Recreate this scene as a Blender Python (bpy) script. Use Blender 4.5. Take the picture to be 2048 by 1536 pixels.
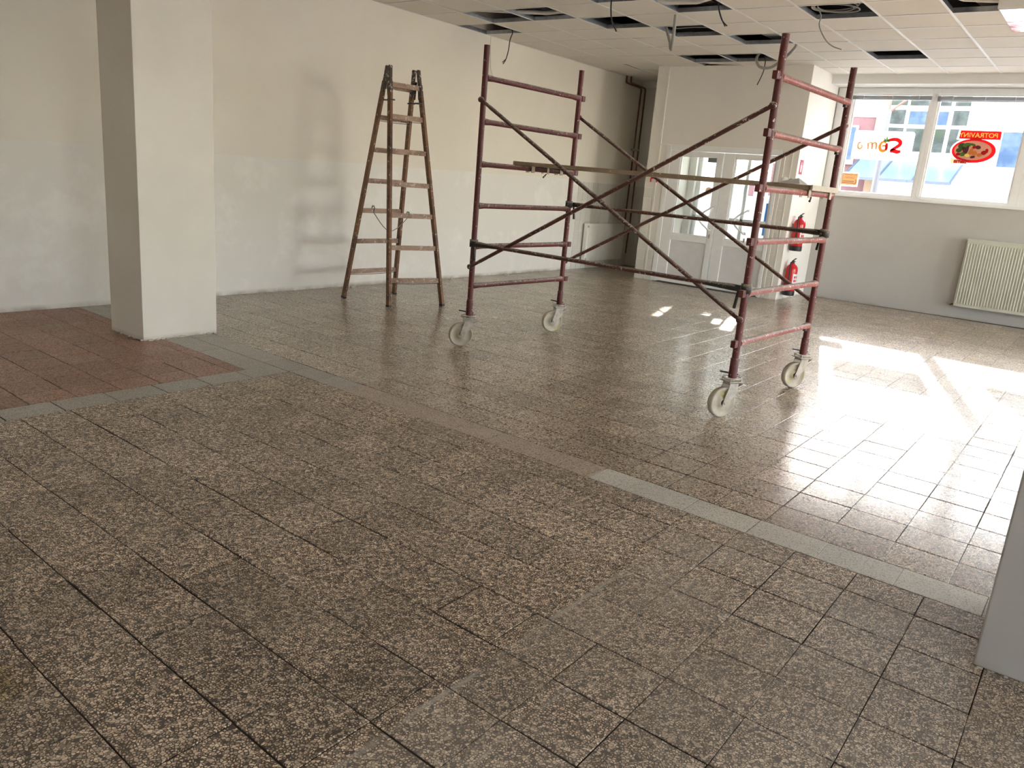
import bpy, bmesh, math, random
from mathutils import Vector, Matrix, Euler

random.seed(7)
R = math.radians
for o in list(bpy.data.objects):
    bpy.data.objects.remove(o)
SC = bpy.context.scene
COL = SC.collection

# ------------------------------------------------------------------ camera
CAM_H = 1.41
cam_d = bpy.data.cameras.new('camera')
cam = bpy.data.objects.new('camera', cam_d)
COL.objects.link(cam)
right = Vector((0.60678, -0.79077, 0.08064))
down = Vector((-0.15555, -0.21761, -0.96356))
fwd = Vector((0.77950, 0.57212, -0.25505))
m3 = Matrix((right, -down, -fwd)).transposed()
cam.matrix_world = Matrix.Translation((0, 0, CAM_H)) @ m3.to_4x4()
cam_d.sensor_width = 36.0
cam_d.lens = 1580.83 / 2048 * 36.0
cam_d.clip_start = 0.05
cam_d.clip_end = 400
SC.camera = cam

# ------------------------------------------------------------------ view, sky, sun
SC.view_settings.view_transform = 'Standard'
SC.view_settings.look = 'None'
SC.view_settings.gamma = 1
SC.view_settings.use_curve_mapping = False
SC.view_settings.exposure = 2.2

world = bpy.data.worlds.new('sky')
SC.world = world
world.use_nodes = True
wn = world.node_tree.nodes
wl = world.node_tree.links
bg = wn['Background']
sky = wn.new('ShaderNodeTexSky')
sky.sky_type = 'NISHITA'
sky.sun_disc = False
sky.sun_elevation = R(22.2)
sky.sun_rotation = R(90 - 16.7)
sky.air_density = 1.0
sky.dust_density = 0.6
hs_ = wn.new('ShaderNodeHueSaturation')
hs_.inputs['Saturation'].default_value = 0.45
wl.new(sky.outputs[0], hs_.inputs['Color'])
tint_ = wn.new('ShaderNodeMix')
tint_.data_type = 'RGBA'
tint_.blend_type = 'MULTIPLY'
tint_.inputs[0].default_value = 1.0
tint_.inputs[7].default_value = (1.0, .965, .955, 1)
wl.new(hs_.outputs[0], tint_.inputs[6])
wl.new(tint_.outputs[2], bg.inputs[0])
bg.inputs[1].default_value = 1.15

sun_d = bpy.data.lights.new('sun', 'SUN')
sun_d.energy = 8.0
sun_d.angle = R(0.6)
sun_d.color = (1.0, 0.96, 0.90)
sun = bpy.data.objects.new('sun', sun_d)
COL.objects.link(sun)
sun.rotation_euler = Vector((-1, -0.30, -0.4245)).to_track_quat('-Z', 'Y').to_euler()
sun.location = (40, 12, 18)


def portal(name, loc, rot, sx, sy):
    l = bpy.data.lights.new(name, 'AREA')
    l.shape = 'RECTANGLE'
    l.size = sx
    l.size_y = sy
    l.cycles.is_portal = True
    o = bpy.data.objects.new(name, l)
    COL.objects.link(o)
    o.location = loc
    o.rotation_euler = rot


portal('sky_portal', (12.85, -2.2, 2.3), (R(90), 0, R(90)), 11.8, 1.7)
portal('sky_portal', (0, -8.35, 1.92), (R(-90), 0, 0), 3.2, 2.05)
portal('sky_portal', (8.95, -8.35, 1.92), (R(-90), 0, 0), 3.9, 2.05)

# ------------------------------------------------------------------ helpers


def link(o):
    COL.objects.link(o)
    return o


def tag(o, label=None, cat=None, group=None, kind=None):
    if label: o['label'] = label
    if cat: o['category'] = cat
    if group: o['group'] = group
    if kind: o['kind'] = kind
    return o


def empty(name, loc=(0, 0, 0), rz=0, parent=None):
    o = bpy.data.objects.new(name, None)
    o.empty_display_size = 0.1
    link(o)
    o.location = loc
    o.rotation_euler = (0, 0, rz)
    if parent: o.parent = parent
    return o


class MB:
    def __init__(s):
        s.v, s.f, s.sm = [], [], []

    def add(s, vs, fs, smooth=False):
        n = len(s.v)
        s.v += [tuple(v) for v in vs]
        s.f += [tuple(i + n for i in f) for f in fs]
        s.sm += [smooth] * len(fs)
        return s

    def box(s, x0, x1, y0, y1, z0, z1, ch=0.0):
        if ch <= 0:
            vs = [(x, y, z) for z in (z0, z1) for y in (y0, y1) for x in (x0, x1)]
            fs = [(0, 2, 3, 1), (4, 5, 7, 6), (0, 1, 5, 4), (2, 6, 7, 3), (0, 4, 6, 2), (1, 3, 7, 5)]
            return s.add(vs, fs)
        bm = bmesh.new()
        bmesh.ops.create_cube(bm, size=1)
        for v in bm.verts:
            v.co = ((x0 + x1) / 2 + v.co.x * (x1 - x0), (y0 + y1) / 2 + v.co.y * (y1 - y0), (z0 + z1) / 2 + v.co.z * (z1 - z0))
        bmesh.ops.bevel(bm, geom=bm.edges[:], offset=ch, segments=2, affect='EDGES', profile=0.6)
        bm.verts.index_update()
        s.add([v.co[:] for v in bm.verts], [[v.index for v in f.verts] for f in bm.faces])
        bm.free()
        return s

    def obox(s, a, b, w, h, up=(0, 0, 1), ch=0):
        """bar from a to b, width w (sideways), height h (along up)"""
        a, b = Vector(a), Vector(b)
        d = (b - a)
        L = d.length
        d.normalize()
        u = Vector(up)
        sdir = d.cross(u)
        if sdir.length < 1e-5: sdir = d.cross(Vector((1, 0, 0)))
        sdir.normalize()
        u = sdir.cross(d)
        t = MB().box(0, L, -w / 2, w / 2, -h / 2, h / 2, ch)
        s.add([a + d * v[0] - sdir * v[1] + u * v[2] for v in t.v], t.f)
        return s

    def tube(s, pts, r, n=12, cap=True):
        pts = [Vector(p) for p in pts]
        rs = r if isinstance(r, (list, tuple)) else [r] * len(pts)
        vs, fs = [], []
        prev = None
        for i, p in enumerate(pts):
            if i == 0: d = pts[1] - p
            elif i == len(pts) - 1: d = p - pts[i - 1]
            else: d = (pts[i + 1] - p).normalized() + (p - pts[i - 1]).normalized()
            d.normalize()
            if prev is None:
                a = d.cross(Vector((0, 0, 1)))
                if a.length < 1e-3: a = d.cross(Vector((1, 0, 0)))
                a.normalize()
            else:
                a = prev - d * prev.dot(d)
                a.normalize()
            prev = a
            b = d.cross(a)
            for k in range(n):
                t = 2 * math.pi * k / n
                vs.append(p + (a * math.cos(t) + b * math.sin(t)) * rs[i])
        for i in range(len(pts) - 1):
            for k in range(n):
                k2 = (k + 1) % n
                fs.append((i * n + k, i * n + k2, (i + 1) * n + k2, (i + 1) * n + k))
        m = len(vs)
        s.add(vs, fs, True)
        if cap:
            s.add(vs[:n], [tuple(reversed(range(n)))])
            s.add(vs[-n:], [tuple(range(n))])
        return s

    def lathe(s, prof, c, axis=(0, 0, 1), n=24):
        ax = Vector(axis).normalized()
        a = ax.cross(Vector((0, 0, 1)))
        if a.length < 1e-3: a = Vector((1, 0, 0))
        a.normalize()
        b = ax.cross(a)
        c = Vector(c)
        vs, fs = [], []
        for (r, h) in prof:
            for k in range(n):
                t = 2 * math.pi * k / n
                vs.append(c + ax * h + (a * math.cos(t) + b * math.sin(t)) * max(r, 1e-4))
        for i in range(len(prof) - 1):
            for k in range(n):
                k2 = (k + 1) % n
                fs.append((i * n + k, i * n + k2, (i + 1) * n + k2, (i + 1) * n + k))
        s.add(vs, fs, True)
        return s

    def prism(s, poly, fn, t):
        """poly: 2D outline; fn(u,v,w)->3D; w from 0..t"""
        n = len(poly)
        vs = [fn(u, v, 0) for u, v in poly] + [fn(u, v, t) for u, v in poly]
        fs = [tuple(range(n)), tuple(reversed(range(n, 2 * n)))] + [(i, i + n, (i + 1) % n + n, (i + 1) % n) for i in range(n)]
        s.add(vs, fs)
        return s

    def mesh(s, name, mat):
        me = bpy.data.meshes.new(name)
        me.from_pydata([tuple(v) for v in s.v], [], s.f)
        me.polygons.foreach_set('use_smooth', s.sm)
        bm = bmesh.new()
        bm.from_mesh(me)
        bmesh.ops.recalc_face_normals(bm, faces=bm.faces)
        bm.to_mesh(me)
        bm.free()
        if mat: me.materials.append(mat)
        me.update()
        return me

    def build(s, name, mat, parent=None):
        o = bpy.data.objects.new(name, s.mesh(name, mat))
        link(o)
        if parent: o.parent = parent
        return o


def struct(o, label=None):
    o['kind'] = 'structure'
    if label: o['label'] = label
    return o


# ------------------------------------------------------------------ materials
class NT:
    def __init__(s, name):
        s.m = bpy.data.materials.new(name)
        s.m.use_nodes = True
        s.t = s.m.node_tree
        s.n = s.t.nodes
        s.b = s.n['Principled BSDF']
        g = s.n.new('ShaderNodeNewGeometry')
        s.pos = g.outputs['Position']
        s.nor = g.outputs['Normal']

    def L(s, a, b):
        s.t.links.new(a, b)

    def _in(s, sock, v):
        if isinstance(v, bpy.types.NodeSocket): s.L(v, sock)
        elif v is not None: sock.default_value = v

    def math(s, op, a, b=None, c=None, clamp=False):
        n = s.n.new('ShaderNodeMath')
        n.operation = op
        n.use_clamp = clamp
        for i, v in enumerate((a, b, c)):
            if v is not None: s._in(n.inputs[i], v)
        return n.outputs[0]

    def vmath(s, op, a, b=None):
        n = s.n.new('ShaderNodeVectorMath')
        n.operation = op
        s._in(n.inputs[0], a)
        if b is not None: s._in(n.inputs[1], b)
        return n.outputs[0]

    def noise(s, scale, detail=3, rough=.55, vec=None, dim='3D', out=0, dist=0):
        n = s.n.new('ShaderNodeTexNoise')
        n.noise_dimensions = dim
        s.L(vec or s.pos, n.inputs['Vector'])
        n.inputs['Scale'].default_value = scale
        n.inputs['Detail'].default_value = detail
        n.inputs['Roughness'].default_value = rough
        n.inputs['Distortion'].default_value = dist
        return n.outputs[out]

    def ramp(s, fac, stops, mode='LINEAR'):
        n = s.n.new('ShaderNodeValToRGB')
        n.color_ramp.interpolation = mode
        cr = n.color_ramp
        while len(cr.elements) < len(stops): cr.elements.new(.5)
        for e, (p, c) in zip(cr.elements, stops):
            e.position = p
            e.color = (*c, 1) if len(c) == 3 else c
        s.L(fac, n.inputs[0])
        return n.outputs[0]

    def step(s, v, a, b):
        n = s.n.new('ShaderNodeMapRange')
        n.clamp = True
        s._in(n.inputs[0], v)
        n.inputs[1].default_value = a
        n.inputs[2].default_value = b
        return n.outputs[0]

    def mix(s, f, a, b, mode='MIX'):
        n = s.n.new('ShaderNodeMix')
        n.data_type = 'RGBA'
        n.blend_type = mode
        s._in(n.inputs[0], f)
        for k, v in ((6, a), (7, b)):
            if isinstance(v, tuple) and len(v) == 3: v = (*v, 1)
            s._in(n.inputs[k], v)
        return n.outputs[2]

    def sep(s, v):
        n = s.n.new('ShaderNodeSeparateXYZ')
        s.L(v, n.inputs[0])
        return n.outputs

    def comb(s, x, y, z=0.0):
        n = s.n.new('ShaderNodeCombineXYZ')
        for i, v in enumerate((x, y, z)): s._in(n.inputs[i], v)
        return n.outputs[0]

    def bump(s, h, strength, dist=.01):
        n = s.n.new('ShaderNodeBump')
        n.inputs['Strength'].default_value = strength
        n.inputs['Distance'].default_value = dist
        s.L(h, n.inputs['Height'])
        s.L(n.outputs[0], s.b.inputs['Normal'])

    def set(s, color=None, rough=None, metal=None, **kw):
        if color is not None:
            if isinstance(color, tuple) and len(color) == 3: color = (*color, 1)
            s._in(s.b.inputs['Base Color'], color)
        if rough is not None: s._in(s.b.inputs['Roughness'], rough)
        if metal is not None: s._in(s.b.inputs['Metallic'], metal)
        for k, v in kw.items(): s._in(s.b.inputs[k.replace('_', ' ')], v)
        return s.m


def simple(name, col, rough=.5, metal=0., var=.08, scale=12, bump=0):
    m = NT(name)
    nz = m.noise(scale, 4)
    dark = tuple(c * (1 - var) for c in col)
    lite = tuple(min(1, c * (1 + var)) for c in col)
    c = m.ramp(nz, [(.3, dark), (.7, lite)])
    m.set(c, rough, metal)
    if bump: m.bump(m.noise(scale * 8, 3), bump, .004)
    return m.m


def terrazzo(name, matrix, chips, scale, rough, edge=.11, tint=.14, gap_col=None, dusty=0.0, stains=False, spec=.5):
    m = NT(name)
    x, y, z = m.sep(m.pos)[:3]
    p2 = m.comb(x, y, 0.0)
    warp = m.vmath('SCALE', m.vmath('SUBTRACT', m.noise(scale * .9, 1, vec=p2, out=1), (.5, .5, .5)))
    warp.node.inputs['Scale'].default_value = .9 / scale
    vec = m.vmath('ADD', p2, warp)

    def vor(feat, out):
        n = m.n.new('ShaderNodeTexVoronoi')
        n.voronoi_dimensions = '2D'
        n.feature = feat
        n.inputs['Scale'].default_value = scale
        m.L(vec, n.inputs['Vector'])
        return n.outputs[out]
    ed = vor('DISTANCE_TO_EDGE', 'Distance')
    cellc = vor('F1', 'Color')
    rnd = m.sep(cellc)
    mask = m.step(m.math('SUBTRACT', ed, m.math('MULTIPLY', rnd[1], edge)), .0, .05)
    chip = m.ramp(rnd[0], chips, 'CONSTANT')
    # fine sand in the matrix
    sand = m.noise(scale * 3.2, 2, vec=p2)
    mat = m.mix(m.step(sand, .42, .62), tuple(c * .75 for c in matrix), tuple(c * 1.45 for c in matrix))
    col = m.mix(mask, mat, chip)
    # each tile was cast a little lighter or darker
    at = m.n.new('ShaderNodeAttribute')
    at.attribute_name = 'tint'
    oi = m.n.new('ShaderNodeObjectInfo')
    rv = m.math('ADD', at.outputs['Fac'], m.math('MULTIPLY', m.math('LESS_THAN', at.outputs['Fac'], .0005), oi.outputs['Random']))
    tv = m.math('ADD', m.math('MULTIPLY', rv, tint * 2), 1 - tint)
    big = m.noise(.9, 4, .6, vec=p2)
    tv = m.math('MULTIPLY', tv, m.math('ADD', m.math('MULTIPLY', big, .5), .75))
    g = m.comb(tv, tv, tv)
    col = m.mix(1.0, col, g, 'MULTIPLY')
    # trodden-in plaster dust and dirt
    d1 = m.noise(2.3, 6, .7, vec=p2)
    dm = m.math('MULTIPLY', m.step(d1, .48, .75), .28 + dusty)
    col = m.mix(dm, col, (.36, .31, .25))
    if stains:
        # pale dust line left by a removed counter, with dusty floor on one side of it
        w = m.math('ADD', m.math('SUBTRACT', y, 1.222), m.math('MULTIPLY', m.math('SUBTRACT', m.noise(3.0, 2), .5), .03))
        ln = m.math('SUBTRACT', 1.0, m.step(m.math('ABSOLUTE', w), .002, .014))
        ln = m.math('MULTIPLY', ln, m.step(m.noise(5.0, 4), .38, .60))
        ln = m.math('MULTIPLY', ln, m.math('MULTIPLY', m.step(x, .9, 1.0), m.step(x, 3.0, 2.6)))
        col = m.mix(m.math('MULTIPLY', ln, .8), col, (.50, .46, .40))
        side = m.math('MULTIPLY', m.step(w, .015, -.02), m.step(m.noise(1.7, 4), .25, .6))
        side = m.math('MULTIPLY', side, m.step(x, 3.2, 2.9))
        col = m.mix(m.math('MULTIPLY', side, .30), col, (.42, .38, .33))
        # second fainter line
        w2 = m.math('ADD', m.math('SUBTRACT', y, .985), m.math('MULTIPLY', m.math('SUBTRACT', m.noise(4.0, 2), .5), .03))
        l2 = m.math('SUBTRACT', 1.0, m.step(m.math('ABSOLUTE', w2), .002, .012))
        l2 = m.math('MULTIPLY', l2, m.step(m.noise(7.0, 4), .45, .62))
        col = m.mix(m.math('MULTIPLY', l2, .5), col, (.45, .42, .37))
        # damp yellow-green stain
        dx = m.math('SUBTRACT', x, .60)
        dy = m.math('SUBTRACT', y, 2.13)
        rr = m.math('SQRT', m.math('ADD', m.math('MULTIPLY', dx, dx), m.math('MULTIPLY', dy, dy)))
        rr = m.math('ADD', rr, m.math('MULTIPLY', m.math('SUBTRACT', m.noise(14., 4), .5), .12))
        st = m.step(rr, .17, .10)
        col = m.mix(m.math('MULTIPLY', st, .75), col, m.mix(1.0, col, (.50, .42, .10), 'MULTIPLY'))
    rg = m.math('ADD', m.math('MULTIPLY', m.noise(6, 5, .65, vec=p2), .15), rough - .075)
    rg = m.math('ADD', rg, m.math('MULTIPLY', m.math('SUBTRACT', 1.0, mask), .08))
    m.set(col, rg)
    m.b.inputs['IOR'].default_value = 1.5
    m.b.inputs['Specular IOR Level'].default_value = spec
    m.bump(m.math('ADD', mask, m.math('MULTIPLY', m.noise(40, 3, vec=p2), 1.2)), .12, .0012)
    return m.m


def beige_chips(k=1.0, tr=(1, 1, 1)):
    base = [(0, (.060, .050, .048)), (.07, (.24, .19, .145)), (.22, (.46, .37, .275)), (.58, (.60, .49, .37)), (.82, (.72, .61, .48))]
    return [(p, tuple(min(1, c * k * t) for c, t in zip(cc, tr))) for p, cc in base]


M = {}
M['terr_brown'] = terrazzo('terrazzo_brown', (.105, .073, .048), beige_chips(1.32), 112, .46, edge=.27, stains=True)
M['terr_green'] = terrazzo('terrazzo_grey_green', (.115, .092, .070), beige_chips(1.15, (1, 1, .99)), 125, .175, edge=.19, dusty=-.08, spec=.36)
M['terr_red'] = terrazzo('terrazzo_red', (.15, .068, .048), beige_chips(.78, (1.0, .70, .62)), 150, .44)
M['terr_grey'] = terrazzo('terrazzo_pale_grey', (.29, .27, .23), [(0, (.20, .19, .165)), (.2, (.43, .405, .35)), (.6, (.53, .50, .435))], 210, .42, tint=.05)
M['terr_white'] = terrazzo('terrazzo_whitish', (.44, .425, .38), [(0, (.32, .31, .275)), (.15, (.64, .615, .55)), (.6, (.75, .725, .65))], 210, .42, tint=.05)
M['terr_tan'] = terrazzo('terrazzo_tan', (.30, .225, .17), [(0, (.20, .15, .11)), (.2, (.50, .41, .325)), (.6, (.62, .53, .43))], 190, .42, tint=.05)

g = NT('grout')
g.set(g.ramp(g.noise(9, 5), [(.35, (.020, .012, .008)), (.66, (.050, .032, .020)), (.84, (.16, .13, .10))]), .85)
M['grout'] = g.m

# left wall: cream old paint above, whiter skim below, dirty foot
w = NT('plaster_two_tone')
x, y, z = w.sep(w.pos)[:3]
edge_h = w.math('ADD', w.math('ADD', 1.335, w.math('MULTIPLY', x, .0075)), w.math('MULTIPLY', w.math('SUBTRACT', w.noise(2.5, 3), .5), .02))
up = w.step(w.math('SUBTRACT', z, edge_h), -.008, .008)
blotch = w.step(w.noise(.8, 4, .6), .35, .7)
patch = w.step(w.noise(2.2, 5, .65), .52, .66)
upper = w.mix(blotch, (.81, .755, .65), (.87, .82, .72))
lower = w.mix(patch, (.83, .80, .74), (.89, .865, .81))
c = w.mix(up, lower, upper)
lip = w.math('MULTIPLY', w.math('SUBTRACT', 1.0, w.step(w.math('ABSOLUTE', w.math('SUBTRACT', z, edge_h)), 0.0, .014)), .35)
c = w.mix(lip, c, (.86, .85, .80))
foot = w.math('MULTIPLY', w.step(z, .05, .005), w.step(w.noise(4, 4), .30, .6))
c = w.mix(foot, c, (.40, .35, .29))
w.set(c, .85)
w.bump(w.noise(7, 5, .6), .18, .012)
M['wall_two'] = w.m


def plaster(name, a, b, foot=True, rough=.8):
    w = NT(name)
    x, y, z = w.sep(w.pos)[:3]
    c = w.mix(w.step(w.noise(1.3, 4, .6), .35, .68), a, b)
    if foot:
        f = w.math('MULTIPLY', w.step(z, .035, .004), w.step(w.noise(6, 4), .35, .62))
        c = w.mix(f, c, (.42, .37, .31))
    w.set(c, rough)
    w.bump(w.noise(9, 5, .6), .12, .01)
    return w.m


M['white_wall'] = plaster('plaster_white', (.78, .755, .71), (.83, .81, .77))
M['front_shaded'] = plaster('shade_greyed_wall', (.47, .45, .42), (.51, .49, .46))  # wall colour darkened to carry its shade; also used on the right pillar
M['pillar'] = plaster('plaster_pillar', (.64, .60, .525), (.70, .66, .585))
M['porch'] = plaster('painted_board', (.80, .765, .70), (.83, .80, .74))
M['tile_paint'] = simple('painted_wall_tile', (.72, .69, .63), .45, var=.04, scale=3)
M['beam'] = plaster('plaster_beam', (.76, .75, .72), (.80, .79, .77), False)
M['slab'] = simple('raw_slab', (.06, .055, .05), .9, var=.3, scale=4)
M['ceil_tile'] = simple('mineral_ceiling_tile', (.80, .755, .685), .9, var=.025, scale=1.4, bump=.15)
M['grid_white'] = simple('white_grid', (.84, .83, .80), .45, var=.02)
M['galv'] = simple('galvanised', (.55, .57, .60), .38, 1.0, .15, 20)
M['pvc'] = simple('white_pvc', (.86, .86, .85), .35, var=.02)
M['pvc_shaded'] = simple('shaded_pvc_panel', (.74, .73, .73), .45, var=.03)  # white PVC with its shading put into a greyer tone
M['radiator'] = simple('cream_radiator_paint', (.55, .56, .47), .45, var=.03)
M['rad_white'] = simple('white_radiator_paint', (.88, .86, .79), .45, var=.04)
M['black'] = simple('black_rubber', (.018, .018, .020), .5, var=.2)
M['gap_shade'] = simple('gap_shade', (.03, .026, .022), .8)
M['rust_pipe'] = simple('brown_painted_pipe', (.16, .055, .035), .45, .0, .3, 16)
M['grey_cable'] = simple('grey_cable', (.33, .32, .30), .5, var=.1)
M['white_cable'] = simple('white_cable', (.75, .73, .68), .5, var=.05)
M['red_gloss'] = simple('red_enamel', (.62, .02, .025), .22, var=.06)
M['label_white'] = simple('label_white', (.80, .72, .72), .5)
M['blind'] = simple('blind_slats', (.34, .35, .36), .4, var=.04)
M['steel'] = simple('dull_steel', (.50, .47, .43), .5, .6, .2, 30)
M['dusty_steel'] = simple('dust_coated_steel', (.52, .48, .42), .7, .2, .25, 25)
M['paper'] = simple('crumpled_plastic', (.55, .54, .52), .5)
M['plaster_crumb'] = simple('plaster_crumb', (.50, .46, .40), .9)


def splattered(name, base, base2, rust, amount=.60, top=True, rough=.45, spl=(.62, .57, .52), along=0.0):
    m = NT(name)
    c = m.mix(m.step(m.noise(3.5, 4), .4, .65), base, base2)
    c = m.mix(m.step(m.noise(28, 5, .7), .55, .68), c, rust)
    d = m.step(m.noise(46, 4, .6), amount + .03, amount + .055)
    c = m.mix(d, c, spl)
    big = m.step(m.noise(11, 5, .62), amount + .06, amount + .08)
    c = m.mix(big, c, spl)
    if top:
        nz = m.sep(m.nor)[2]
        t = m.math('MULTIPLY', m.step(nz, .25, .62), m.step(m.noise(19, 5, .7), .36, .52))
        c = m.mix(t, c, (.27, .23, .19))
        t2 = m.math('MULTIPLY', m.step(nz, .1, .5), m.step(m.noise(60, 4, .6), .60, .64))
        c = m.mix(t2, c, spl)
    m.set(c, m.math('ADD', m.math('MULTIPLY', m.noise(15, 3), .4), rough - .15))
    m.bump(m.noise(60, 3), .25, .002)
    return m.m


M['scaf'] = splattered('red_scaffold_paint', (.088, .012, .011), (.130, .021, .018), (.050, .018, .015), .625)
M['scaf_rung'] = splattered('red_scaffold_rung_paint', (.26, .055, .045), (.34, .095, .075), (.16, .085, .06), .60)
M['brace'] = splattered('old_brown_brace_paint', (.085, .028, .020), (.14, .050, .036), (.05, .036, .028), .60)
M['clamp_black'] = splattered('black_tar_clamp', (.02, .018, .016), (.035, .028, .024), (.05, .03, .02), .64)


def wood(name, a, b, stain, amount=.62, axis=2, spl=(.62, .57, .50)):
    m = NT(name)
    mp = m.n.new('ShaderNodeMapping')
    sc = [34, 34, 34]
    sc[axis] = 2.2
    mp.inputs['Scale'].default_value = sc
    m.L(m.pos, mp.inputs['Vector'])
    gr = m.noise(1.0, 5, .65, vec=mp.outputs[0], dist=.4)
    c = m.mix(m.step(gr, .35, .66), a, b)
    c = m.mix(m.step(m.noise(6, 5, .7), .50, .66), c, stain)
    c = m.mix(m.step(m.noise(38, 4, .62), amount, amount + .03), c, spl)
    m.set(c, .6)
    m.bump(gr, .3, .003)
    return m.m


M['ladder_wood'] = wood('stained_ladder_wood', (.145, .066, .028), (.25, .125, .055), (.065, .035, .020), .635)
M['ladder_top'] = wood('dirty_ladder_wood', (.070, .050, .036), (.11, .080, .055), (.045, .034, .028), .585)
M['rung_wood'] = wood('pinkish_rung_wood', (.33, .21, .145), (.45, .31, .225), (.23, .14, .095), .60, 0)
M['plank'] = wood('deck_plank_wood', (.27, .19, .115), (.37, .28, .18), (.20, .15, .10), .66, 1)
M['cap_beige'] = simple('beige_end_cap', (.46, .40, .31), .6, var=.15, scale=30)

# wheel: pale nylon, dust and yellow grease
m = NT('pale_nylon_wheel')
c = m.mix(m.step(m.noise(14, 4), .38, .66), (.42, .37, .29), (.60, .54, .43))
c = m.mix(m.step(m.noise(9, 3), .60, .70), c, (.52, .47, .16))
m.set(c, .55)
M['wheel'] = m.m

# glass that really lets the light through (thin pane)
m = NT('window_glass')
m.n.remove(m.b)
tr = m.n.new('ShaderNodeBsdfTransparent')
tr.inputs[0].default_value = (.95, .955, .95, 1)
gl = m.n.new('ShaderNodeBsdfGlossy')
gl.inputs['Roughness'].default_value = .02
fr = m.n.new('ShaderNodeFresnel')
fr.inputs[0].default_value = 1.45
mx = m.n.new('ShaderNodeMixShader')
m.L(fr.outputs[0], mx.inputs[0])
m.L(tr.outputs[0], mx.inputs[1])
m.L(gl.outputs[0], mx.inputs[2])
m.L(mx.outputs[0], m.n['Material Output'].inputs[0])
M['glass'] = m.m


def film(name, col, tmix=.5, clear=0.0, pattern=False):
    m = NT(name)
    m.n.remove(m.b)
    if pattern:
        col_s = m.mix(m.step(m.noise(3, 3), .4, .6), col, tuple(min(1, c * 1.05) for c in col))
    d = m.n.new('ShaderNodeBsdfDiffuse')
    t = m.n.new('ShaderNodeBsdfTranslucent')
    for nn in (d, t):
        if pattern: m.L(col_s, nn.inputs[0])
        else: nn.inputs[0].default_value = (*col, 1)
    mx = m.n.new('ShaderNodeMixShader')
    mx.inputs[0].default_value = tmix
    m.L(d.outputs[0], mx.inputs[1])
    m.L(t.outputs[0], mx.inputs[2])
    out = mx.outputs[0]
    if clear > 0:
        tt = m.n.new('ShaderNodeBsdfTransparent')
        m2 = m.n.new('ShaderNodeMixShader')
        m2.inputs[0].default_value = clear
        m.L(out, m2.inputs[1])
        m.L(tt.outputs[0], m2.inputs[2])
        out = m2.outputs[0]
    m.L(out, m.n['Material Output'].inputs[0])
    return m.m


M['film_white'] = film('white_window_film', (.90, .93, .91), .6, pattern=True)
M['st_white'] = film('sticker_white', (.88, .88, .88), .5, .10)
M['st_red'] = film('sticker_red', (.72, .04, .05), .5)
M['st_yellow'] = film('sticker_yellow', (1.0, .86, .18), .12)
M['st_cream'] = film('sticker_cream', (.85, .66, .48), .5)
M['st_green'] = film('sticker_green', (.16, .36, .08), .5)
M['st_dkgreen'] = film('sticker_dark_green', (.10, .18, .06), .5)
M['st_purple'] = film('sticker_purple', (.22, .07, .09), .5)
M['st_orange'] = film('sticker_orange', (.88, .40, .12), .5)
M['st_pale_orange'] = film('sticker_pale_orange', (.80, .48, .22), .35)
M['st_tan'] = film('notice_tan', (.72, .52, .32), .5)
M['st_brown'] = film('notice_brown', (.34, .24, .17), .4)
M['st_grey'] = film('sticker_grey', (.28, .29, .30), .3)
M['st_blue'] = film('poster_blue', (.12, .40, .72), .5)
M['st_pink'] = film('label_pink', (.75, .22, .30), .2)

# outside
M['fac_white'] = simple('white_render', (.62, .63, .64), .8, var=.03, scale=1)
M['fac_blue'] = simple('pale_blue_render', (.11, .145, .175), .8, var=.03, scale=1)
M['fac_pink'] = simple('rose_render', (.080, .032, .034), .8, var=.06, scale=1)
M['fac_peach'] = simple('peach_render', (.17, .112, .07), .8, var=.04, scale=1)
m = NT('facade_pane_reflection')
c = m.mix(m.step(m.noise(3.0, 6, .7), .42, .62), (.012, .016, .015), (.036, .042, .040))
c = m.mix(m.step(m.noise(1.3, 4, .7), .52, .60), c, (.016, .026, .014))
m.set(c, .3)
m.b.inputs['Specular IOR Level'].default_value = .1
M['fac_pane'] = m.m
m = NT('facade_blue_pane_reflection')
c = m.mix(m.step(m.noise(2.2, 5, .7), .46, .62), (.020, .038, .074), (.046, .068, .095))  # blue reflection painted into the pane colour
m.set(c, .3)
m.b.inputs['Specular IOR Level'].default_value = .1
M['fac_blue_pane'] = m.m
M['canopy_glass'] = simple('turquoise_canopy_glass', (.085, .135, .135), .3, var=.08, scale=1.2)
M['canopy_bar'] = simple('slate_blue_bar', (.030, .040, .065), .5)
M['ground_out'] = simple('pale_paving', (.50, .49, .47), .8, var=.06, scale=2)
M['pole'] = simple('silver_pole', (.06, .058, .062), .45, .0, .1)
M['pole_orange'] = simple('orange_pole', (.14, .04, .02), .5)
m = NT('mirror_sheet')
m.set((.80, .80, .82), m.math('ADD', m.math('MULTIPLY', m.noise(5, 3), .10), .03), 1.0)
m.bump(m.noise(2.2, 3), .25, .02)
M['mirror'] = m.m

# ------------------------------------------------------------------ floor
XW, YL, YP0, YP1, XP = 12.40, 7.06, 3.72, 6.00, 11.18
CZ = 3.125
SK = .033
floor = struct(MB().box(-4, 12.75, -8, YL, -.15, -.0035).build('floor', M['grout']))


def sx(s, y):
    return s + SK * y


cells = []   # s0, s1, y0, y1, material


def grid(slines, ylines, mat):
    for a, b in zip(slines[:-1], slines[1:]):
        for c, d in zip(ylines[:-1], ylines[1:]):
            cells.append((a, b, c, d, mat))


def rng(a, b, st):
    out = []
    v = a
    while v <= b + 1e-6:
        out.append(round(v, 4))
        v += st
    return out


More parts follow.
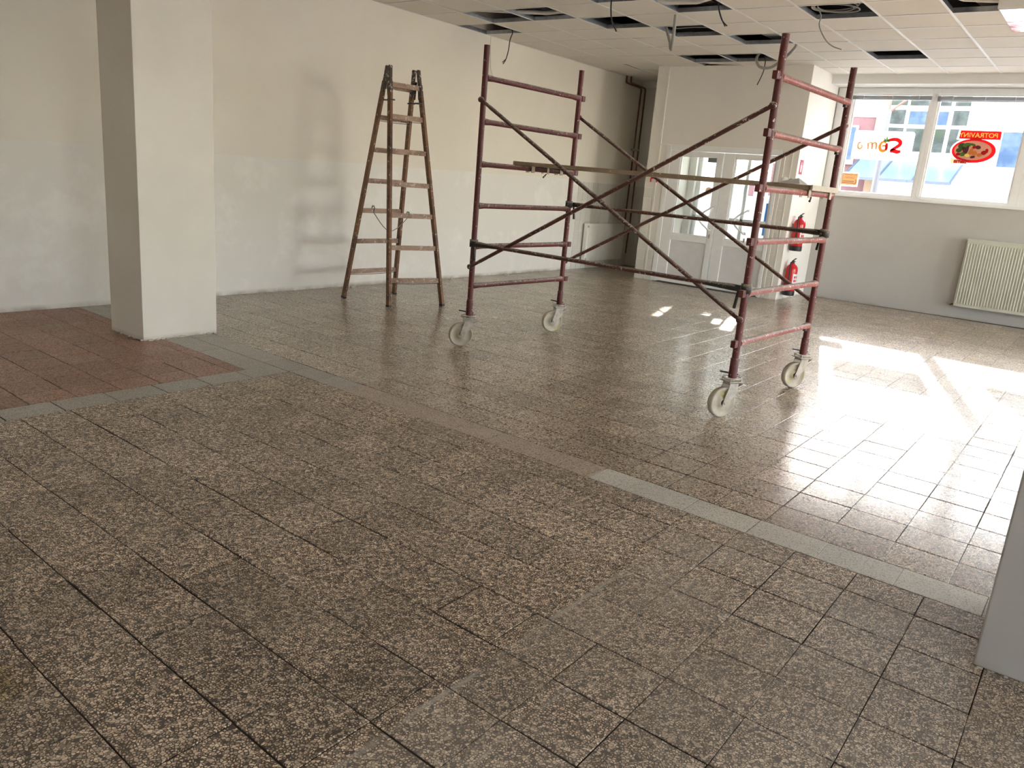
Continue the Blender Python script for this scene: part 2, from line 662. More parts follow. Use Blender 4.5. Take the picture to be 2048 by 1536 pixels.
east_s = [3.335] + [3.582 + .247 * i for i in range(38)]
east_y = [.2507 * k for k in range(-32, 29)]
east_y = [v for v in east_y if v < YL - .02] + [YL]
grid(east_s, east_y, 'terr_green')
west_s = list(reversed([3.14, 2.955] + [2.955 - .2493 * i for i in range(1, 28)]))
west_y = [.302 + .2463 * k for k in range(-33, 16)]
west_y = [v for v in west_y if v < 4.10] + [4.285]
grid(west_s, west_y, 'terr_brown')
strip_y = [-8 + .303 * i for i in range(27)]
strip_y = [.414 - .303 * i for i in range(27, 0, -1)] + [.414, .717, 1.017, 1.322, 1.629, 1.84]
grid([3.14, 3.335], strip_y, 'terr_white')
grid([3.14, 3.335], [1.84, 2.04, 2.285, 2.53, 2.775, 3.02, 3.265, 3.51, 3.75], 'terr_tan')
grid([3.14, 3.335], [3.75, 4.02, 4.30, 4.60, 4.90, 5.20, 5.50, 5.80, 6.10, 6.40, 6.70, YL], 'terr_grey')
grid([2.93, 3.14], [4.49, 4.80, 5.10, 5.40, 5.70, 6.0, 6.3, 6.6, YL], 'terr_grey')
hs = sorted([3.14 - .29 * i for i in range(0, 25)])
grid(hs, [4.285, 4.49], 'terr_grey')
red_s = list(reversed([2.93, 2.837] + [2.837 - .2495 * i for i in range(1, 27)]))
red_y = [4.49, 4.70] + [4.70 + .25 * i for i in range(1, 10)] + [YL]
grid(red_s, red_y, 'terr_red')


def project(p):
    q = Vector(p) - Vector((0, 0, CAM_H))
    d = q.dot(fwd)
    if d < .15: return None
    return (1024 + 1580.83 * q.dot(right) / d, 768 + 1580.83 * q.dot(down) / d, d)


def px_area(s0, s1, y0, y1):
    pts = [project((sx(a, b), b, 0)) for a, b in ((s0, y0), (s1, y0), (s1, y1), (s0, y1))]
    if any(p is None for p in pts): return 0
    cx = sum(p[0] for p in pts) / 4
    cy = sum(p[1] for p in pts) / 4
    if not (-60 < cx < 2108 and -40 < cy < 1590): return 0
    return abs(sum(pts[i][0] * pts[(i + 1) % 4][1] - pts[(i + 1) % 4][0] * pts[i][1] for i in range(4))) / 2


def blocked(s0, s1, y0, y1):
    X = sx((s0 + s1) / 2, (y0 + y1) / 2)
    Y = (y0 + y1) / 2
    return False or X > 12.7 or (X > 12.3 and Y < 3.7)


def tile_verts(s0, s1, y0, y1, z, gap, ox=0, oy=0):
    g_ = gap / 2
    h_ = gap * .8 + .0006
    a = [(s0 + h_, y0 + g_), (s1 - h_, y0 + g_), (s1 - h_, y1 - g_), (s0 + h_, y1 - g_)]
    c = .0016
    b = [(s0 + h_ + c, y0 + g_ + c), (s1 - h_ - c, y0 + g_ + c), (s1 - h_ - c, y1 - g_ - c), (s0 + h_ + c, y1 - g_ - c)]
    vs = [(sx(p, q) - ox, q - oy, z - .006) for p, q in a] + [(sx(p, q) - ox, q - oy, z - .0011) for p, q in a] + [(sx(p, q) - ox, q - oy, z) for p, q in b]
    fs = [(8, 9, 10, 11)]
    for k in range(4):
        k2 = (k + 1) % 4
        fs += [(k, k2, 4 + k2, 4 + k), (4 + k, 4 + k2, 8 + k2, 8 + k)]
    return vs, fs


scored = sorted(((px_area(*c[:4]), i) for i, c in enumerate(cells) if not blocked(*c[:4])), reverse=True)
single = {i for a, i in scored[:298]}
rest = {}
cache = {}
for a, i in scored:
    s0, s1, y0, y1, mt = cells[i]
    if i in single:
        gap = random.choice((.0008, .0016, .0028, .0040, .0052))
        key = (round(s1 - s0, 3), round(y1 - y0, 3), mt, gap)
        cxs, cy_ = (s0 + s1) / 2, (y0 + y1) / 2
        if key not in cache:
            hw, hh = (s1 - s0) / 2, (y1 - y0) / 2
            vs, fs = tile_verts(-hw, hw, -hh, hh, 0, gap)
            me = bpy.data.meshes.new('tile')
            me.from_pydata(vs, [], fs)
            me.materials.append(M[mt])
            cache[key] = me
        o = link(bpy.data.objects.new('tile', cache[key]))
        o.location = (sx(cxs, cy_) + random.uniform(-.0005, .0005), cy_ + random.uniform(-.0005, .0005), random.uniform(-.0006, .0002))
        o.rotation_euler = (random.uniform(-.0014, .0014), random.uniform(-.0014, .0014), random.uniform(-.0012, .0012))
        o.parent = floor
    else:
        mb = rest.setdefault(mt, MB())
        vs, fs = tile_verts(s0, s1, y0, y1, random.uniform(-.0006, .0002), random.choice((.0006, .0012, .002)) if mt == 'terr_red' else random.choice((.001, .0022, .0036, .005)))
        mb.add(vs, fs)
mats_rest = list(rest)
allv, allf, mi, tn = [], [], [], []
for k, mt in enumerate(mats_rest):
    n = len(allv)
    allv += rest[mt].v
    allf += [tuple(q + n for q in f) for f in rest[mt].f]
    mi += [k] * len(rest[mt].f)
    for _ in range(len(rest[mt].f) // 9): tn += [random.uniform(.001, 1)] * 9
me = bpy.data.meshes.new('far_tiles')
me.from_pydata(allv, [], allf)
for mt in mats_rest: me.materials.append(M[mt])
me.polygons.foreach_set('material_index', mi)
me.attributes.new('tint', 'FLOAT', 'FACE').data.foreach_set('value', tn)
o = link(bpy.data.objects.new('far_tiles', me))
o.parent = floor
o['kind'] = 'stuff'

# ------------------------------------------------------------------ walls
struct(MB().box(-4.2, 13.0, YL, YL + .25, -.1, 3.55).build('wall_left', M['wall_two']))
wall_l = bpy.data.objects['wall_left']
struct(MB().box(-4.2, -4, -8, YL, -.1, 3.55).build('wall_back', M['white_wall']))
# right side wall with a long shop window (out of view, lights the room)
wr = MB()
wr.box(-4.2, 12.7, -8.25, -8, -.1, .9)
wr.box(-4.2, 12.7, -8.25, -8, 2.95, 3.55)
for a, b in ((-4.2, -1.6), (1.6, 7.0), (10.9, 12.7)):
    wr.box(a, b, -8.25, -8, .9, 2.95)
struct(wr.build('wall_right', M['white_wall']))

# window wall: parapet, piers, beam
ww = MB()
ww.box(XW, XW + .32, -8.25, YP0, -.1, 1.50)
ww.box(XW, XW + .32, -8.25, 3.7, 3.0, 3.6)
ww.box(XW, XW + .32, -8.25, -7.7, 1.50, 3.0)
struct(ww.build('wall_front', M['front_shaded']))
struct(MB().box(12.03, XW + .001, -8, YP0 + .01, 3.005, 3.6).build('beam', M['beam']))
# window sill board
struct(MB().box(XW - .035, XW + .10, -7.7, YP0, 1.50, 1.535, .004).build('trim_1', M['pvc']))

# porch (draught lobby) box
DY0, DY1, DZ = 3.985, 5.665, 2.005
EX0 = 12.45
pf = MB()
pf.box(XP, XP + .12, DY1 + .03, YP1, 0, CZ + .01)
pf.box(XP, XP + .12, YP0, DY0 - .03, 0, CZ + .01)
pf.box(XP, XP + .12, DY0 - .03, DY1 + .03, DZ + .02, CZ + .01)
struct(pf.build('wall_porch', M['porch']))
struct(MB().box(XP + .12, XW, YP0, YP0 + .10, 0, CZ + .01).build('wall_porch_side', M['white_wall']))
struct(MB().box(XP + .12, 12.75, YP1 - .10, YP1, 0, CZ + .3).build('wall_recess_side', M['porch']))
struct(MB().box(XP + .10, EX0 + .02, YP0 + .05, YP1 - .05, 2.45, 2.52).build('ceiling_porch', M['white_wall']))
struct(MB().box(12.75, 13.0, YP1 - .1, YL, -.1, 3.55).build('wall_recess', M['white_wall']))
struct(MB().box(12.66, 12.75, YP1, YL, 3.02, 3.55).build('beam', M['beam']))
# vertical batten and lines on the porch front
struct(MB().box(XP - .012, XP, 5.805, 5.835, 0, CZ, .003).build('trim_2', M['porch']))
struct(MB().box(XP - .008, XP, 3.80, 3.815, .0, 2.05, .002).build('trim_3', M['porch']))
struct(MB().box(XP - .010, XP, 3.74, YP1 - .17, 2.015, 2.03, .002).build('trim_4', M['porch']))
struct(MB().box(XP - .012, XP, 3.90, 3.93, .0, 2.01, .002).build('trim_5', M['porch']))


def wall_tiles(parent, origin, du, dv, nrm, nu, nv, tu, tv, skip=None):
    du, dv, nrm = Vector(du), Vector(dv), Vector(nrm)
    mb = MB()
    g_ = .0022
    c = .0016
    fr_ = lambda u, v, w_: du * u + dv * v + nrm * w_
    vs = [fr_(u, v, 0) for u, v in ((g_, g_), (tu - g_, g_), (tu - g_, tv - g_), (g_, tv - g_))]
    vs += [fr_(u, v, .004) for u, v in ((g_, g_), (tu - g_, g_), (tu - g_, tv - g_), (g_, tv - g_))]
    g2 = g_ + c
    vs += [fr_(u, v, .0055) for u, v in ((g2, g2), (tu - g2, g2), (tu - g2, tv - g2), (g2, tv - g2))]
    fs = [(8, 9, 10, 11)]
    for k in range(4):
        k2 = (k + 1) % 4
        fs += [(k, k2, 4 + k2, 4 + k), (4 + k, 4 + k2, 8 + k2, 8 + k)]
    mb.add(vs, fs)
    me = mb.mesh('tile', M['tile_paint'])
    for i in range(nu):
        for j in range(nv):
            if skip and skip(i, j): continue
            o = link(bpy.data.objects.new('tile', me))
            o.location = Vector(origin) + du * (tu * i) + dv * (tv * j) + nrm * random.uniform(-.0006, .0004)
            o.rotation_euler = (random.uniform(-.002, .002), random.uniform(-.002, .002), random.uniform(-.002, .002))
            o.parent = parent


wall_tiles(wall_l, (10.95, YL, .0), (1, 0, 0), (0, 0, 1), (0, -1, 0), 12, 9, .15, .155)
wall_tiles(bpy.data.objects['wall_recess'], (12.75, 6.0, .0), (0, 1, 0), (0, 0, 1), (-1, 0, 0), 7, 9, .15, .155)
wp = bpy.data.objects['wall_porch']
wall_tiles(wp, (XP, 5.845, .0), (0, 1, 0), (0, 0, 1), (-1, 0, 0), 1, 9, .15, .155)
wall_tiles(wp, (XP, 5.705, .0), (0, 1, 0), (0, 0, 1), (-1, 0, 0), 1, 3, .10, .155)
wall_tiles(wp, (XP, 3.822, .0), (0, 1, 0), (0, 0, 1), (-1, 0, 0), 1, 9, .075, .155)

# pillars
pl = MB().box(2.962, 3.566, 5.585, 6.055, 0, 3.5, .004).build('pillar', M['pillar'])
struct(pl, 'cream plastered square pillar in front of the long side wall')
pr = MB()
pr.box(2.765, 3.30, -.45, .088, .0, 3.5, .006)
pr = struct(pr.build('pillar', M['front_shaded']), 'grey-white pillar edge cut off by the picture border beside the pale tile strip')
# crumbling feet of the pillars
cr = MB()
for (x0, y0, x1, y1, n) in ((2.962, 5.58, 3.566, 5.585, 26), (2.958, 5.60, 2.960, 6.05, 8)):
    for k in range(n):
        t = random.random()
        px_, py_ = x0 + (x1 - x0) * t, y0 + (y1 - y0) * t
        r_ = random.uniform(.004, .012)
        cr.obox((px_ - r_, py_ - .004, r_ * .5), (px_ + r_, py_ - .006, r_ * .5 + random.uniform(-.002, .002)), r_ * 1.2, r_)
o = cr.build('plaster_debris', M['plaster_crumb'], pl)
o['kind'] = 'stuff'
cr = MB()
for k in range(20):
    t = random.random()
    py_ = -.42 + .52 * t
    r_ = random.uniform(.002, .006)
    cr.obox((2.758, py_ - r_, r_ * .5), (2.757, py_ + r_, r_ * .5), r_, r_)
o = cr.build('plaster_debris', M['plaster_crumb'], pr)
o['kind'] = 'stuff'

# rubble crumbs along the side wall foot
crumbs = []
for (cx_, cy_) in ((6.22, 6.98), (9.1, 6.95), (7.9, 6.97)):
    mb = MB()
    for k in range(5):
        x0, y0 = cx_ + random.uniform(-.06, .06), cy_ + random.uniform(-.02, .02)
        r_ = random.uniform(.008, .02)
        mb.obox((x0 - r_, y0, r_ * .4), (x0 + r_, y0 + .004, r_ * .4), r_ * 1.3, r_ * .8)
    o = mb.build('plaster_crumbs', M['plaster_crumb'])
    tag(o, 'small plaster crumbs lying at the foot of the long cream wall', 'rubble', 'plaster crumbs along the wall', 'stuff')

# ------------------------------------------------------------------ windows in the front wall
FX0, FX1 = XW + .03, XW + .10
panes = []
ycur = 3.49
bays = [(3.49, 2.48), (2.385, 1.305), (1.12, .10), (.0, -1.02), (-1.20, -2.2), (-2.3, -3.3), (-3.5, -4.5), (-4.6, -5.6), (-5.8, -6.7), (-6.8, -7.6)]
for n, (ya, yb) in enumerate(bays):
    fr_ = MB()
    la = YP0 if n == 0 else (bays[n - 1][1] + ya) / 2
    lb = -7.7 if n == len(bays) - 1 else (yb + bays[n + 1][0]) / 2
    fr_.box(FX0, FX1, ya, la, 1.535, 3.0, .004)
    fr_.box(FX0, FX1, lb, yb, 1.535, 3.0, .004)
    fr_.box(FX0, FX1, yb, ya, 1.535, 1.578, .004)
    fr_.box(FX0, FX1, yb, ya, 2.915, 3.0, .004)
    fr_.box(FX0 + .02, FX1 - .01, yb - .002, yb + .022, 1.57, 2.92, .003)
    fr_.box(FX0 + .02, FX1 - .01, ya - .022, ya + .002, 1.57, 2.92, .003)
    o = fr_.build('window_%d' % (n + 1), M['pvc'])
    struct(o)
    MB().box(FX0 + .035, FX0 + .041, yb + .01, ya - .01, 1.565, 2.925).build('pane', M['glass'], o)
    if n < 4:
        # gathered venetian blind under the head of the window
        t = empty('window_blind', (XW + .006, (ya + yb) / 2, 2.862))
        words_ = ['gathered grey venetian blind above the white sticker with the leafy red letters', 'gathered grey venetian blind above the red and yellow grocery sticker',
                  'gathered venetian blind on the pane hidden by the big pillar', 'second gathered venetian blind on the panes behind the big pillar'][n]
        tag(t, words_, 'blind', 'rolled-up window blinds')
        hw = (ya - yb) / 2 + .01
        MB().box(-.02, .012, -hw, hw, .036, .062, .003).build('head_rail', M['pvc'], t)
        sl = MB()
        for k in range(-5 if n == 1 else -2, 7):
            sl.box(-.018, .010, -hw, hw, .002 + k * .0042, .0045 + k * .0042)
        o2 = sl.build('slat_bundle', M['blind'], t)
        bz_ = -.034 if n == 1 else -.020
        MB().box(-.018, .010, -hw, hw, bz_, bz_ + .012, .003).build('bottom_rail', M['blind'], t)
        for q in (-.36, -.02, .36):
            MB().tube([(-.022, q, .05), (-.022, q, -.013)], .003, 6).build('lift_cord', M['pvc'], t)
# loose blind cord over the sill
tag(MB().tube([(XW - .012, 2.44, 1.60), (XW - .015, 2.40, 1.56), (XW - .03, 2.33, 1.537), (XW - .025, 2.25, 1.536), (XW - .02, 2.20, 1.538)], .004, 8).build('blind_cord', M['white_cable']),
    'thin white cord lying over the window sill below the broad mullion', 'cord')

# ------------------------------------------------------------------ stickers on the glass
GX = XW + .062   # inner face of the pane is at FX0+.035 = 12.465


def plate(name, outline, depth, mat, parent, x=12.463):
    """flat sticker: outline in (Y, Z); depth index keeps layers apart"""
    mb = MB()
    mb.prism(outline, lambda u, v, w_: (x - depth * .0009 - w_, u, v), .0006)
    return mb.build(name, mat, parent)


def ell(cy, cz, ry, rz, n=40, a0=0, a1=360, rot=0):
    out = []
    for k in range(n):
        t = R(a0 + (a1 - a0) * k / (n if a1 - a0 == 360 else n - 1))
        u, v = ry * math.cos(t), rz * math.sin(t)
        c_, s_ = math.cos(R(rot)), math.sin(R(rot))
        out.append((cy + u * c_ - v * s_, cz + u * s_ + v * c_))
    return out


def lettering(txt, y, z, size, mat, parent, depth, name='lettering', shear=0, spacing=1.0, bold=0.0, mirrored=True, x=12.463, align='LEFT'):
    cu = bpy.data.curves.new(name, 'FONT')
    cu.body = txt
    cu.size = size
    cu.shear = shear
    cu.space_character = spacing
    cu.offset = bold
    cu.extrude = .0003
    cu.align_x = align
    cu.materials.append(mat)
    tmp = bpy.data.objects.new('tmp', cu)
    COL.objects.link(tmp)
    dg_ = bpy.context.evaluated_depsgraph_get()
    me_ = bpy.data.meshes.new_from_object(tmp.evaluated_get(dg_))
    bpy.data.objects.remove(tmp)
    o = link(bpy.data.objects.new(name, me_))
    o.location = (x - depth * .0009 - .0009, y, z)
    o.rotation_euler = (R(90), 0, R(90) if mirrored else R(-90))
    o.parent = parent
    return o


def rrect(y0, y1, z0, z1, r=.03, n=6):
    out = []
    for (cy, cz, a) in ((y1 - r, z1 - r, 0), (y0 + r, z1 - r, 90), (y0 + r, z0 + r, 180), (y1 - r, z0 + r, 270)):
        for k in range(n + 1):
            t = R(a + 90 * k / n)
            out.append((cy + r * math.cos(t), cz + r * math.sin(t)))
    return out


# sticker 1: white sheet, read from outside
s1 = empty('window_sticker', (0, 0, 0))
tag(s1, 'white rectangular window sticker with red and pale orange script and green leaves', 'sticker')
plate('sheet', rrect(2.60, 3.40, 2.035, 2.43, .035), 0, M['st_white'], s1)


def stroke(name, pts, wd, mat, parent, depth, x=12.463):
    """thick painted stroke through (Y,Z) points"""
    P = [Vector((0, a, b)) for a, b in pts]
    # smooth
    Q = []
    for i in range(len(P) - 1):
        p0 = P[max(i - 1, 0)]
        p1, p2 = P[i], P[i + 1]
        p3 = P[min(i + 2, len(P) - 1)]
        for k in range(6):
            t = k / 6
            Q.append(.5 * ((2 * p1) + (p2 - p0) * t + (2 * p0 - 5 * p1 + 4 * p2 - p3) * t * t + (3 * p1 - p0 - 3 * p2 + p3) * t ** 3))
    Q.append(P[-1])
    L_, R_ = [], []
    n = len(Q)
    for i, q in enumerate(Q):
        d = (Q[min(i + 1, n - 1)] - Q[max(i - 1, 0)]).normalized()
        nn = Vector((0, -d.z, d.y))
        f = wd * 1.45 * (.55 + .45 * math.sin(math.pi * min(1, max(0, (i + .6) / n))))
        L_.append(q + nn * f / 2)
        R_.append(q - nn * f / 2)
    mb = MB()
    xx = x - depth * .0009
    vs = [(xx, v.y, v.z) for v in L_] + [(xx, v.y, v.z) for v in R_] + [(xx - .0006, v.y, v.z) for v in L_] + [(xx - .0006, v.y, v.z) for v in R_]
    fs = []
    for i in range(n - 1):
        fs += [(i, i + 1, n + i + 1, n + i), (2 * n + i, 3 * n + i, 3 * n + i + 1, 2 * n + i + 1), (i, 2 * n + i, 2 * n + i + 1, i + 1), (n + i, n + i + 1, 3 * n + i + 1, 3 * n + i)]
    mb.add(vs, fs)
    return mb.build(name, mat, parent)


# letter S (mirrored when seen from the room; start of the word is at low Y)
stroke('letter_s', [(2.935, 2.290), (2.90, 2.315), (2.83, 2.322), (2.775, 2.295), (2.775, 2.25), (2.83, 2.205), (2.875, 2.175)], .036, M['st_red'], s1, 2)
stroke('letter_s', [(2.885, 2.160), (2.845, 2.170), (2.79, 2.158), (2.745, 2.165)], .038, M['st_red'], s1, 2)
# letter a shaped as a strawberry with its leaves
stroke('letter_a', [(2.955, 2.27), (2.985, 2.285), (3.02, 2.265), (3.03, 2.21), (3.00, 2.165), (2.955, 2.17), (2.94, 2.21), (2.965, 2.235), (3.0, 2.225)], .028, M['st_orange'], s1, 2)
stroke('letter_a', [(2.945, 2.27), (2.94, 2.22), (2.935, 2.17)], .026, M['st_red'], s1, 3)
for n_, (dy, dz, ln, ang) in enumerate(((0, 0, .095, 92), (0, 0, .075, 55), (0, 0, .07, 128), (0, 0, .06, 160), (0, 0, .055, 25))):
    c_, s_ = math.cos(R(ang)), math.sin(R(ang))
    by, bz = 2.955, 2.285
    pts = [(by, bz), (by + c_ * ln * .45 - s_ * .012, bz + s_ * ln * .45 + c_ * .012), (by + c_ * ln, bz + s_ * ln), (by + c_ * ln * .45 + s_ * .012, bz + s_ * ln * .45 - c_ * .012)]
    plate('leaf', pts, 4 + n_ * .2, M['st_green'], s1)
# m and a in pale orange
for yy in (3.075, 3.13, 3.185):
    stroke('letter_m', [(yy, 2.175), (yy + .004, 2.225), (yy + .015, 2.262)], .020, M['st_pale_orange'], s1, 2)
stroke('letter_m', [(3.075, 2.255), (3.10, 2.268), (3.13, 2.258), (3.16, 2.268), (3.19, 2.255)], .016, M['st_pale_orange'], s1, 3)
stroke('letter_a', [(3.29, 2.255), (3.315, 2.262), (3.33, 2.22), (3.31, 2.18), (3.28, 2.185), (3.27, 2.215), (3.29, 2.235)], .018, M['st_pale_orange'], s1, 2)

# sticker 2: red banner over an oval of vegetables
s2 = empty('grocery_sticker', (0, 0, 0))
tag(s2, 'red oval grocery sticker with a yellow lettered banner and heaped vegetables', 'sticker')
cy0, cz0 = 1.845, 2.215
plate('white_border', ell(cy0, cz0, .280, .172), 0, M['st_white'], s2)
plate('white_border', [(1.545, 2.352), (1.56, 2.485), (2.065, 2.485), (2.075, 2.352)], .5, M['st_white'], s2)
plate('white_border', [(1.85, 2.03), (1.87, 2.10), (2.115, 2.16), (2.115, 2.03)], .4, M['st_white'], s2)
plate('red_oval', ell(cy0, cz0, .262, .155), 1, M['st_red'], s2)
plate('cream_oval', ell(cy0 + .01, cz0 + .004, .222, .122), 2, M['st_cream'], s2)
plate('cream_foot', [(1.87, 2.045), (1.95, 2.088), (2.10, 2.115), (2.10, 2.045)], 1.5, M['st_cream'], s2)
plate('red_banner', [(1.560, 2.365), (1.565, 2.472), (2.045, 2.472), (2.050, 2.365)], 2.5, M['st_red'], s2)
lettering('POTRAVINY', 1.592, 2.388, .083, M['st_yellow'], s2, 4, spacing=1.02, bold=.0018, shear=.12)
lettering('Sama', 1.900, 2.052, .074, M['st_red'], s2, 4, spacing=.98, bold=.0035, shear=.25)
veg = [('lettuce', 1.985, 2.265, .055, .045, 20, 'st_dkgreen'), ('lettuce', 1.935, 2.285, .050, .03, -10, 'st_green'), ('lettuce', 2.02, 2.215, .035, .028, 0, 'st_dkgreen'),
       ('aubergine', 1.925, 2.225, .018, .055, 8, 'st_purple'), ('aubergine', 1.955, 2.215, .016, .045, -6, 'st_purple'), ('beetroot', 1.80, 2.262, .035, .024, 10, 'st_purple'),
       ('carrot', 1.875, 2.205, .022, .05, 20, 'st_orange'), ('pumpkin', 1.83, 2.185, .035, .03, 0, 'st_orange'), ('radish', 1.845, 2.262, .022, .02, 0, 'st_red'),
       ('tomato', 1.72, 2.195, .032, .028, 0, 'st_red'), ('tomato', 1.765, 2.165, .03, .024, 0, 'st_orange'), ('pepper', 1.69, 2.22, .02, .03, 0, 'st_red'),
       ('cabbage', 1.97, 2.165, .035, .025, 0, 'st_green'), ('pepper', 1.91, 2.155, .03, .022, 0, 'st_yellow'), ('tomato', 2.02, 2.165, .026, .02, 0, 'st_red'), ('herbs', 1.87, 2.295, .04, .014, 12, 'st_green'),
       ('radish', 1.84, 2.135, .03, .016, -12, 'st_purple')]
for i_, (nm, a, b, ra, rb, rot, mt) in enumerate(veg):
    plate(nm, ell(a, b, ra, rb, 18, rot=rot), 3 + .15 * i_, M[mt], s2)

# tan notice on the glass, low in the same pane as the white sticker
s3 = empty('paper_notice', (0, 0, 0))
tag(s3, 'small tan paper notice with brown lettering, low on the glass beside the scaffold post', 'notice')
plate('sheet', rrect(3.235, 3.49, 1.645, 1.845, .004), 0, M['st_white'], s3)
plate('tan_field', rrect(3.25, 3.475, 1.665, 1.83, .003), 1, M['st_tan'], s3)
lettering('POTRAVINY', 3.262, 1.800, .034, M['st_brown'], s3, 3, spacing=.98)
lettering('LACNY', 3.30, 1.755, .040, M['st_brown'], s3, 3)
for k in range(2):
    plate('text_line', rrect(3.29, 3.455, 1.712 - k * .024, 1.722 - k * .024, .002), 3, M['st_brown'], s3)
stroke('arrow_mark', [(3.275, 1.745), (3.262, 1.72), (3.27, 1.69), (3.29, 1.685)], .008, M['st_brown'], s3, 3)

# ------------------------------------------------------------------ porch doors
door_boxes = [(5.62, 4.79), (4.775, 3.99)]
frm = MB()
frm.box(XP - .015, XP + .09, DY1 - .045, DY1 + .03, 0, DZ + .03, .004)
frm.box(XP - .015, XP + .09, DY0 - .03, DY0 + .02, 0, DZ + .03, .004)
frm.box(XP - .015, XP + .09, DY0 + .02, DY1 - .045, DZ - .045, DZ + .03, .004)
struct(frm.build('trim_6', M['pvc']))
struct(MB().box(XP - .03, XP + .10, DY0, DY1, -.002, .006).build('trim_7', M['gap_shade']))  # dark strip painted as the shaded gap under the doors
glz = [(5.455, 4.875), (4.615, 4.02)]
for n, (ya, yb) in enumerate(door_boxes):
    ga, gb = glz[n]
    d = MB()
    x0, x1 = XP - .005, XP + .06
    d.box(x0, x1, ga, ya, .02, DZ - .05, .005)
    d.box(x0, x1, yb, gb, .02, DZ - .05, .005)
    d.box(x0, x1, gb, ga, 1.895, DZ - .05, .005)
    d.box(x0, x1, gb, ga, .655, .745, .005)
    d.box(x0, x1, gb, ga, .02, .13, .005)
    # glazing beads
    for (a, b, c_, e) in ((gb, gb + .018, .745, 1.895), (ga - .018, ga, .745, 1.895)):
        d.box(x0 + .012, x1 - .012, a, b, c_, e, .003)
    d.box(x0 + .012, x1 - .012, gb, ga, .745, .763, .003)
    d.box(x0 + .012, x1 - .012, gb, ga, 1.877, 1.895, .003)
    door = struct(d.build('door_%d' % (n + 1), M['pvc']))
    MB().box(x0 + .030, x0 + .036, gb + .01, ga - .01, .755, 1.885).build('pane', M['glass'], door)
    MB().box(x0 + .022, x0 + .045, gb, ga, .13, .655, .006).build('lower_panel', M['pvc_shaded'], door)
    # bow handle
    hy = gb - .035 if n == 0 else gb + .285
    sg = 1
    pts = [(x0, hy, .86)] + [(x0 - .055, hy + sg * .17 * math.sin(math.pi * k / 10), .86 + .32 * k / 10) for k in range(11)] + [(x0, hy, 1.18)]
    MB().tube(pts, .0115, 10).build('door_handle', M['pvc_shaded'], door)
    MB().box(x0 - .012, x0 + .001, hy - .018, hy + .018, .845, .885, .003).box(x0 - .012, x0 + .001, hy - .018, hy + .018, 1.165, 1.205, .003).build('handle_rose', M['pvc_shaded'], door)
    MB().box(x0 - .004, x0 + .001, (hy - .012), (hy + .012), .74, .80, .001).build('lock_plate', M['steel'], door)
# grey notice and round sticker on the left leaf
o = MB().box(XP + .0165, XP + .0180, 4.895, 5.03, 1.815, 1.885).build('door_notice', M['st_grey'])
tag(o, 'small grey rectangular notice in the upper corner of the left door glass', 'notice')
o = MB().prism(ell(4.955, 1.415, .052, .052, 28), lambda u, v, w_: (XP + .0165 + w_, u, v), .0015).build('round_sticker', M['st_cream'])
tag(o, 'round beige sticker on the left door glass above the bow handle', 'sticker')
# outer door of the porch; white film added, slots shaped to cast sun patches
ext = MB()
EX = 12.45
ext.box(EX, EX + .25, YP0, 4.06, -.02, 3.55)
ext.box(EX, EX + .25, 5.78, YP1, -.02, 3.55)
ext.box(EX, EX + .25, 4.06, 5.78, 2.18, 3.55)
struct(ext.build('wall_porch_outer', M['white_wall']))
od = MB()
for (a, b) in ((4.06, 4.13), (4.90, 4.95), (5.71, 5.78)):
    od.box(EX + .08, EX + .14, a, b, 0, 2.18, .004)
od.box(EX + .08, EX + .14, 4.06, 5.78, 0, .10, .004)
od.box(EX + .08, EX + .14, 4.06, 5.78, 2.10, 2.18, .004)
od.box(EX + .08, EX + .14, 4.06, 5.78, .95, 1.02, .004)
o = struct(od.build('door_3', M['pvc']))
MB().box(EX + .105, EX + .111, 4.10, 5.75, .06, 2.12).build('pane', M['glass'], o)
slots = [(5.255, 5.395, 1.41, 1.90), (4.795, 4.90, 1.39, 1.615), (4.425, 4.56, 1.42, 1.915), (4.62, 4.70, 1.66, 1.80)]
# film sheets around the slots: columns between them, and bits above and below
ys = [4.13, 4.425, 4.56, 4.62, 4.70, 4.795, 4.90, 4.95, 5.255, 5.395, 5.71]
fm = MB()
for a, b in zip(ys[:-1], ys[1:]):
    mid = (a + b) / 2
    sl = [s for s in slots if s[0] < mid < s[1]]
    if sl:
        s = sl[0]
        fm.box(EX + .100, EX + .1035, a, b, .10, s[2])
        fm.box(EX + .100, EX + .1035, a, b, s[3], 2.10)
    else:
        fm.box(EX + .100, EX + .1035, a, b, .10, 2.10)
fm.build('white_film', M['film_white'], o)
# coloured posters stuck beside the right leaf
for (a, b, c_, e, mt, nm) in ((4.36, 4.56, .80, 1.30, 'st_blue', 'poster'), (4.14, 4.36, 1.45, 1.75, 'st_dkgreen', 'poster'), (4.20, 4.34, .82, 1.02, 'st_pale_orange', 'poster')):
    q = MB().box(EX + .094, EX + .096, a, b, c_, e).build(nm, M[mt])
    tag(q, {'st_blue': 'bright blue poster seen through the right door glass', 'st_dkgreen': 'dark green poster seen high through the right door glass', 'st_pale_orange': 'small peach poster seen low through the right door glass'}[mt], 'poster')

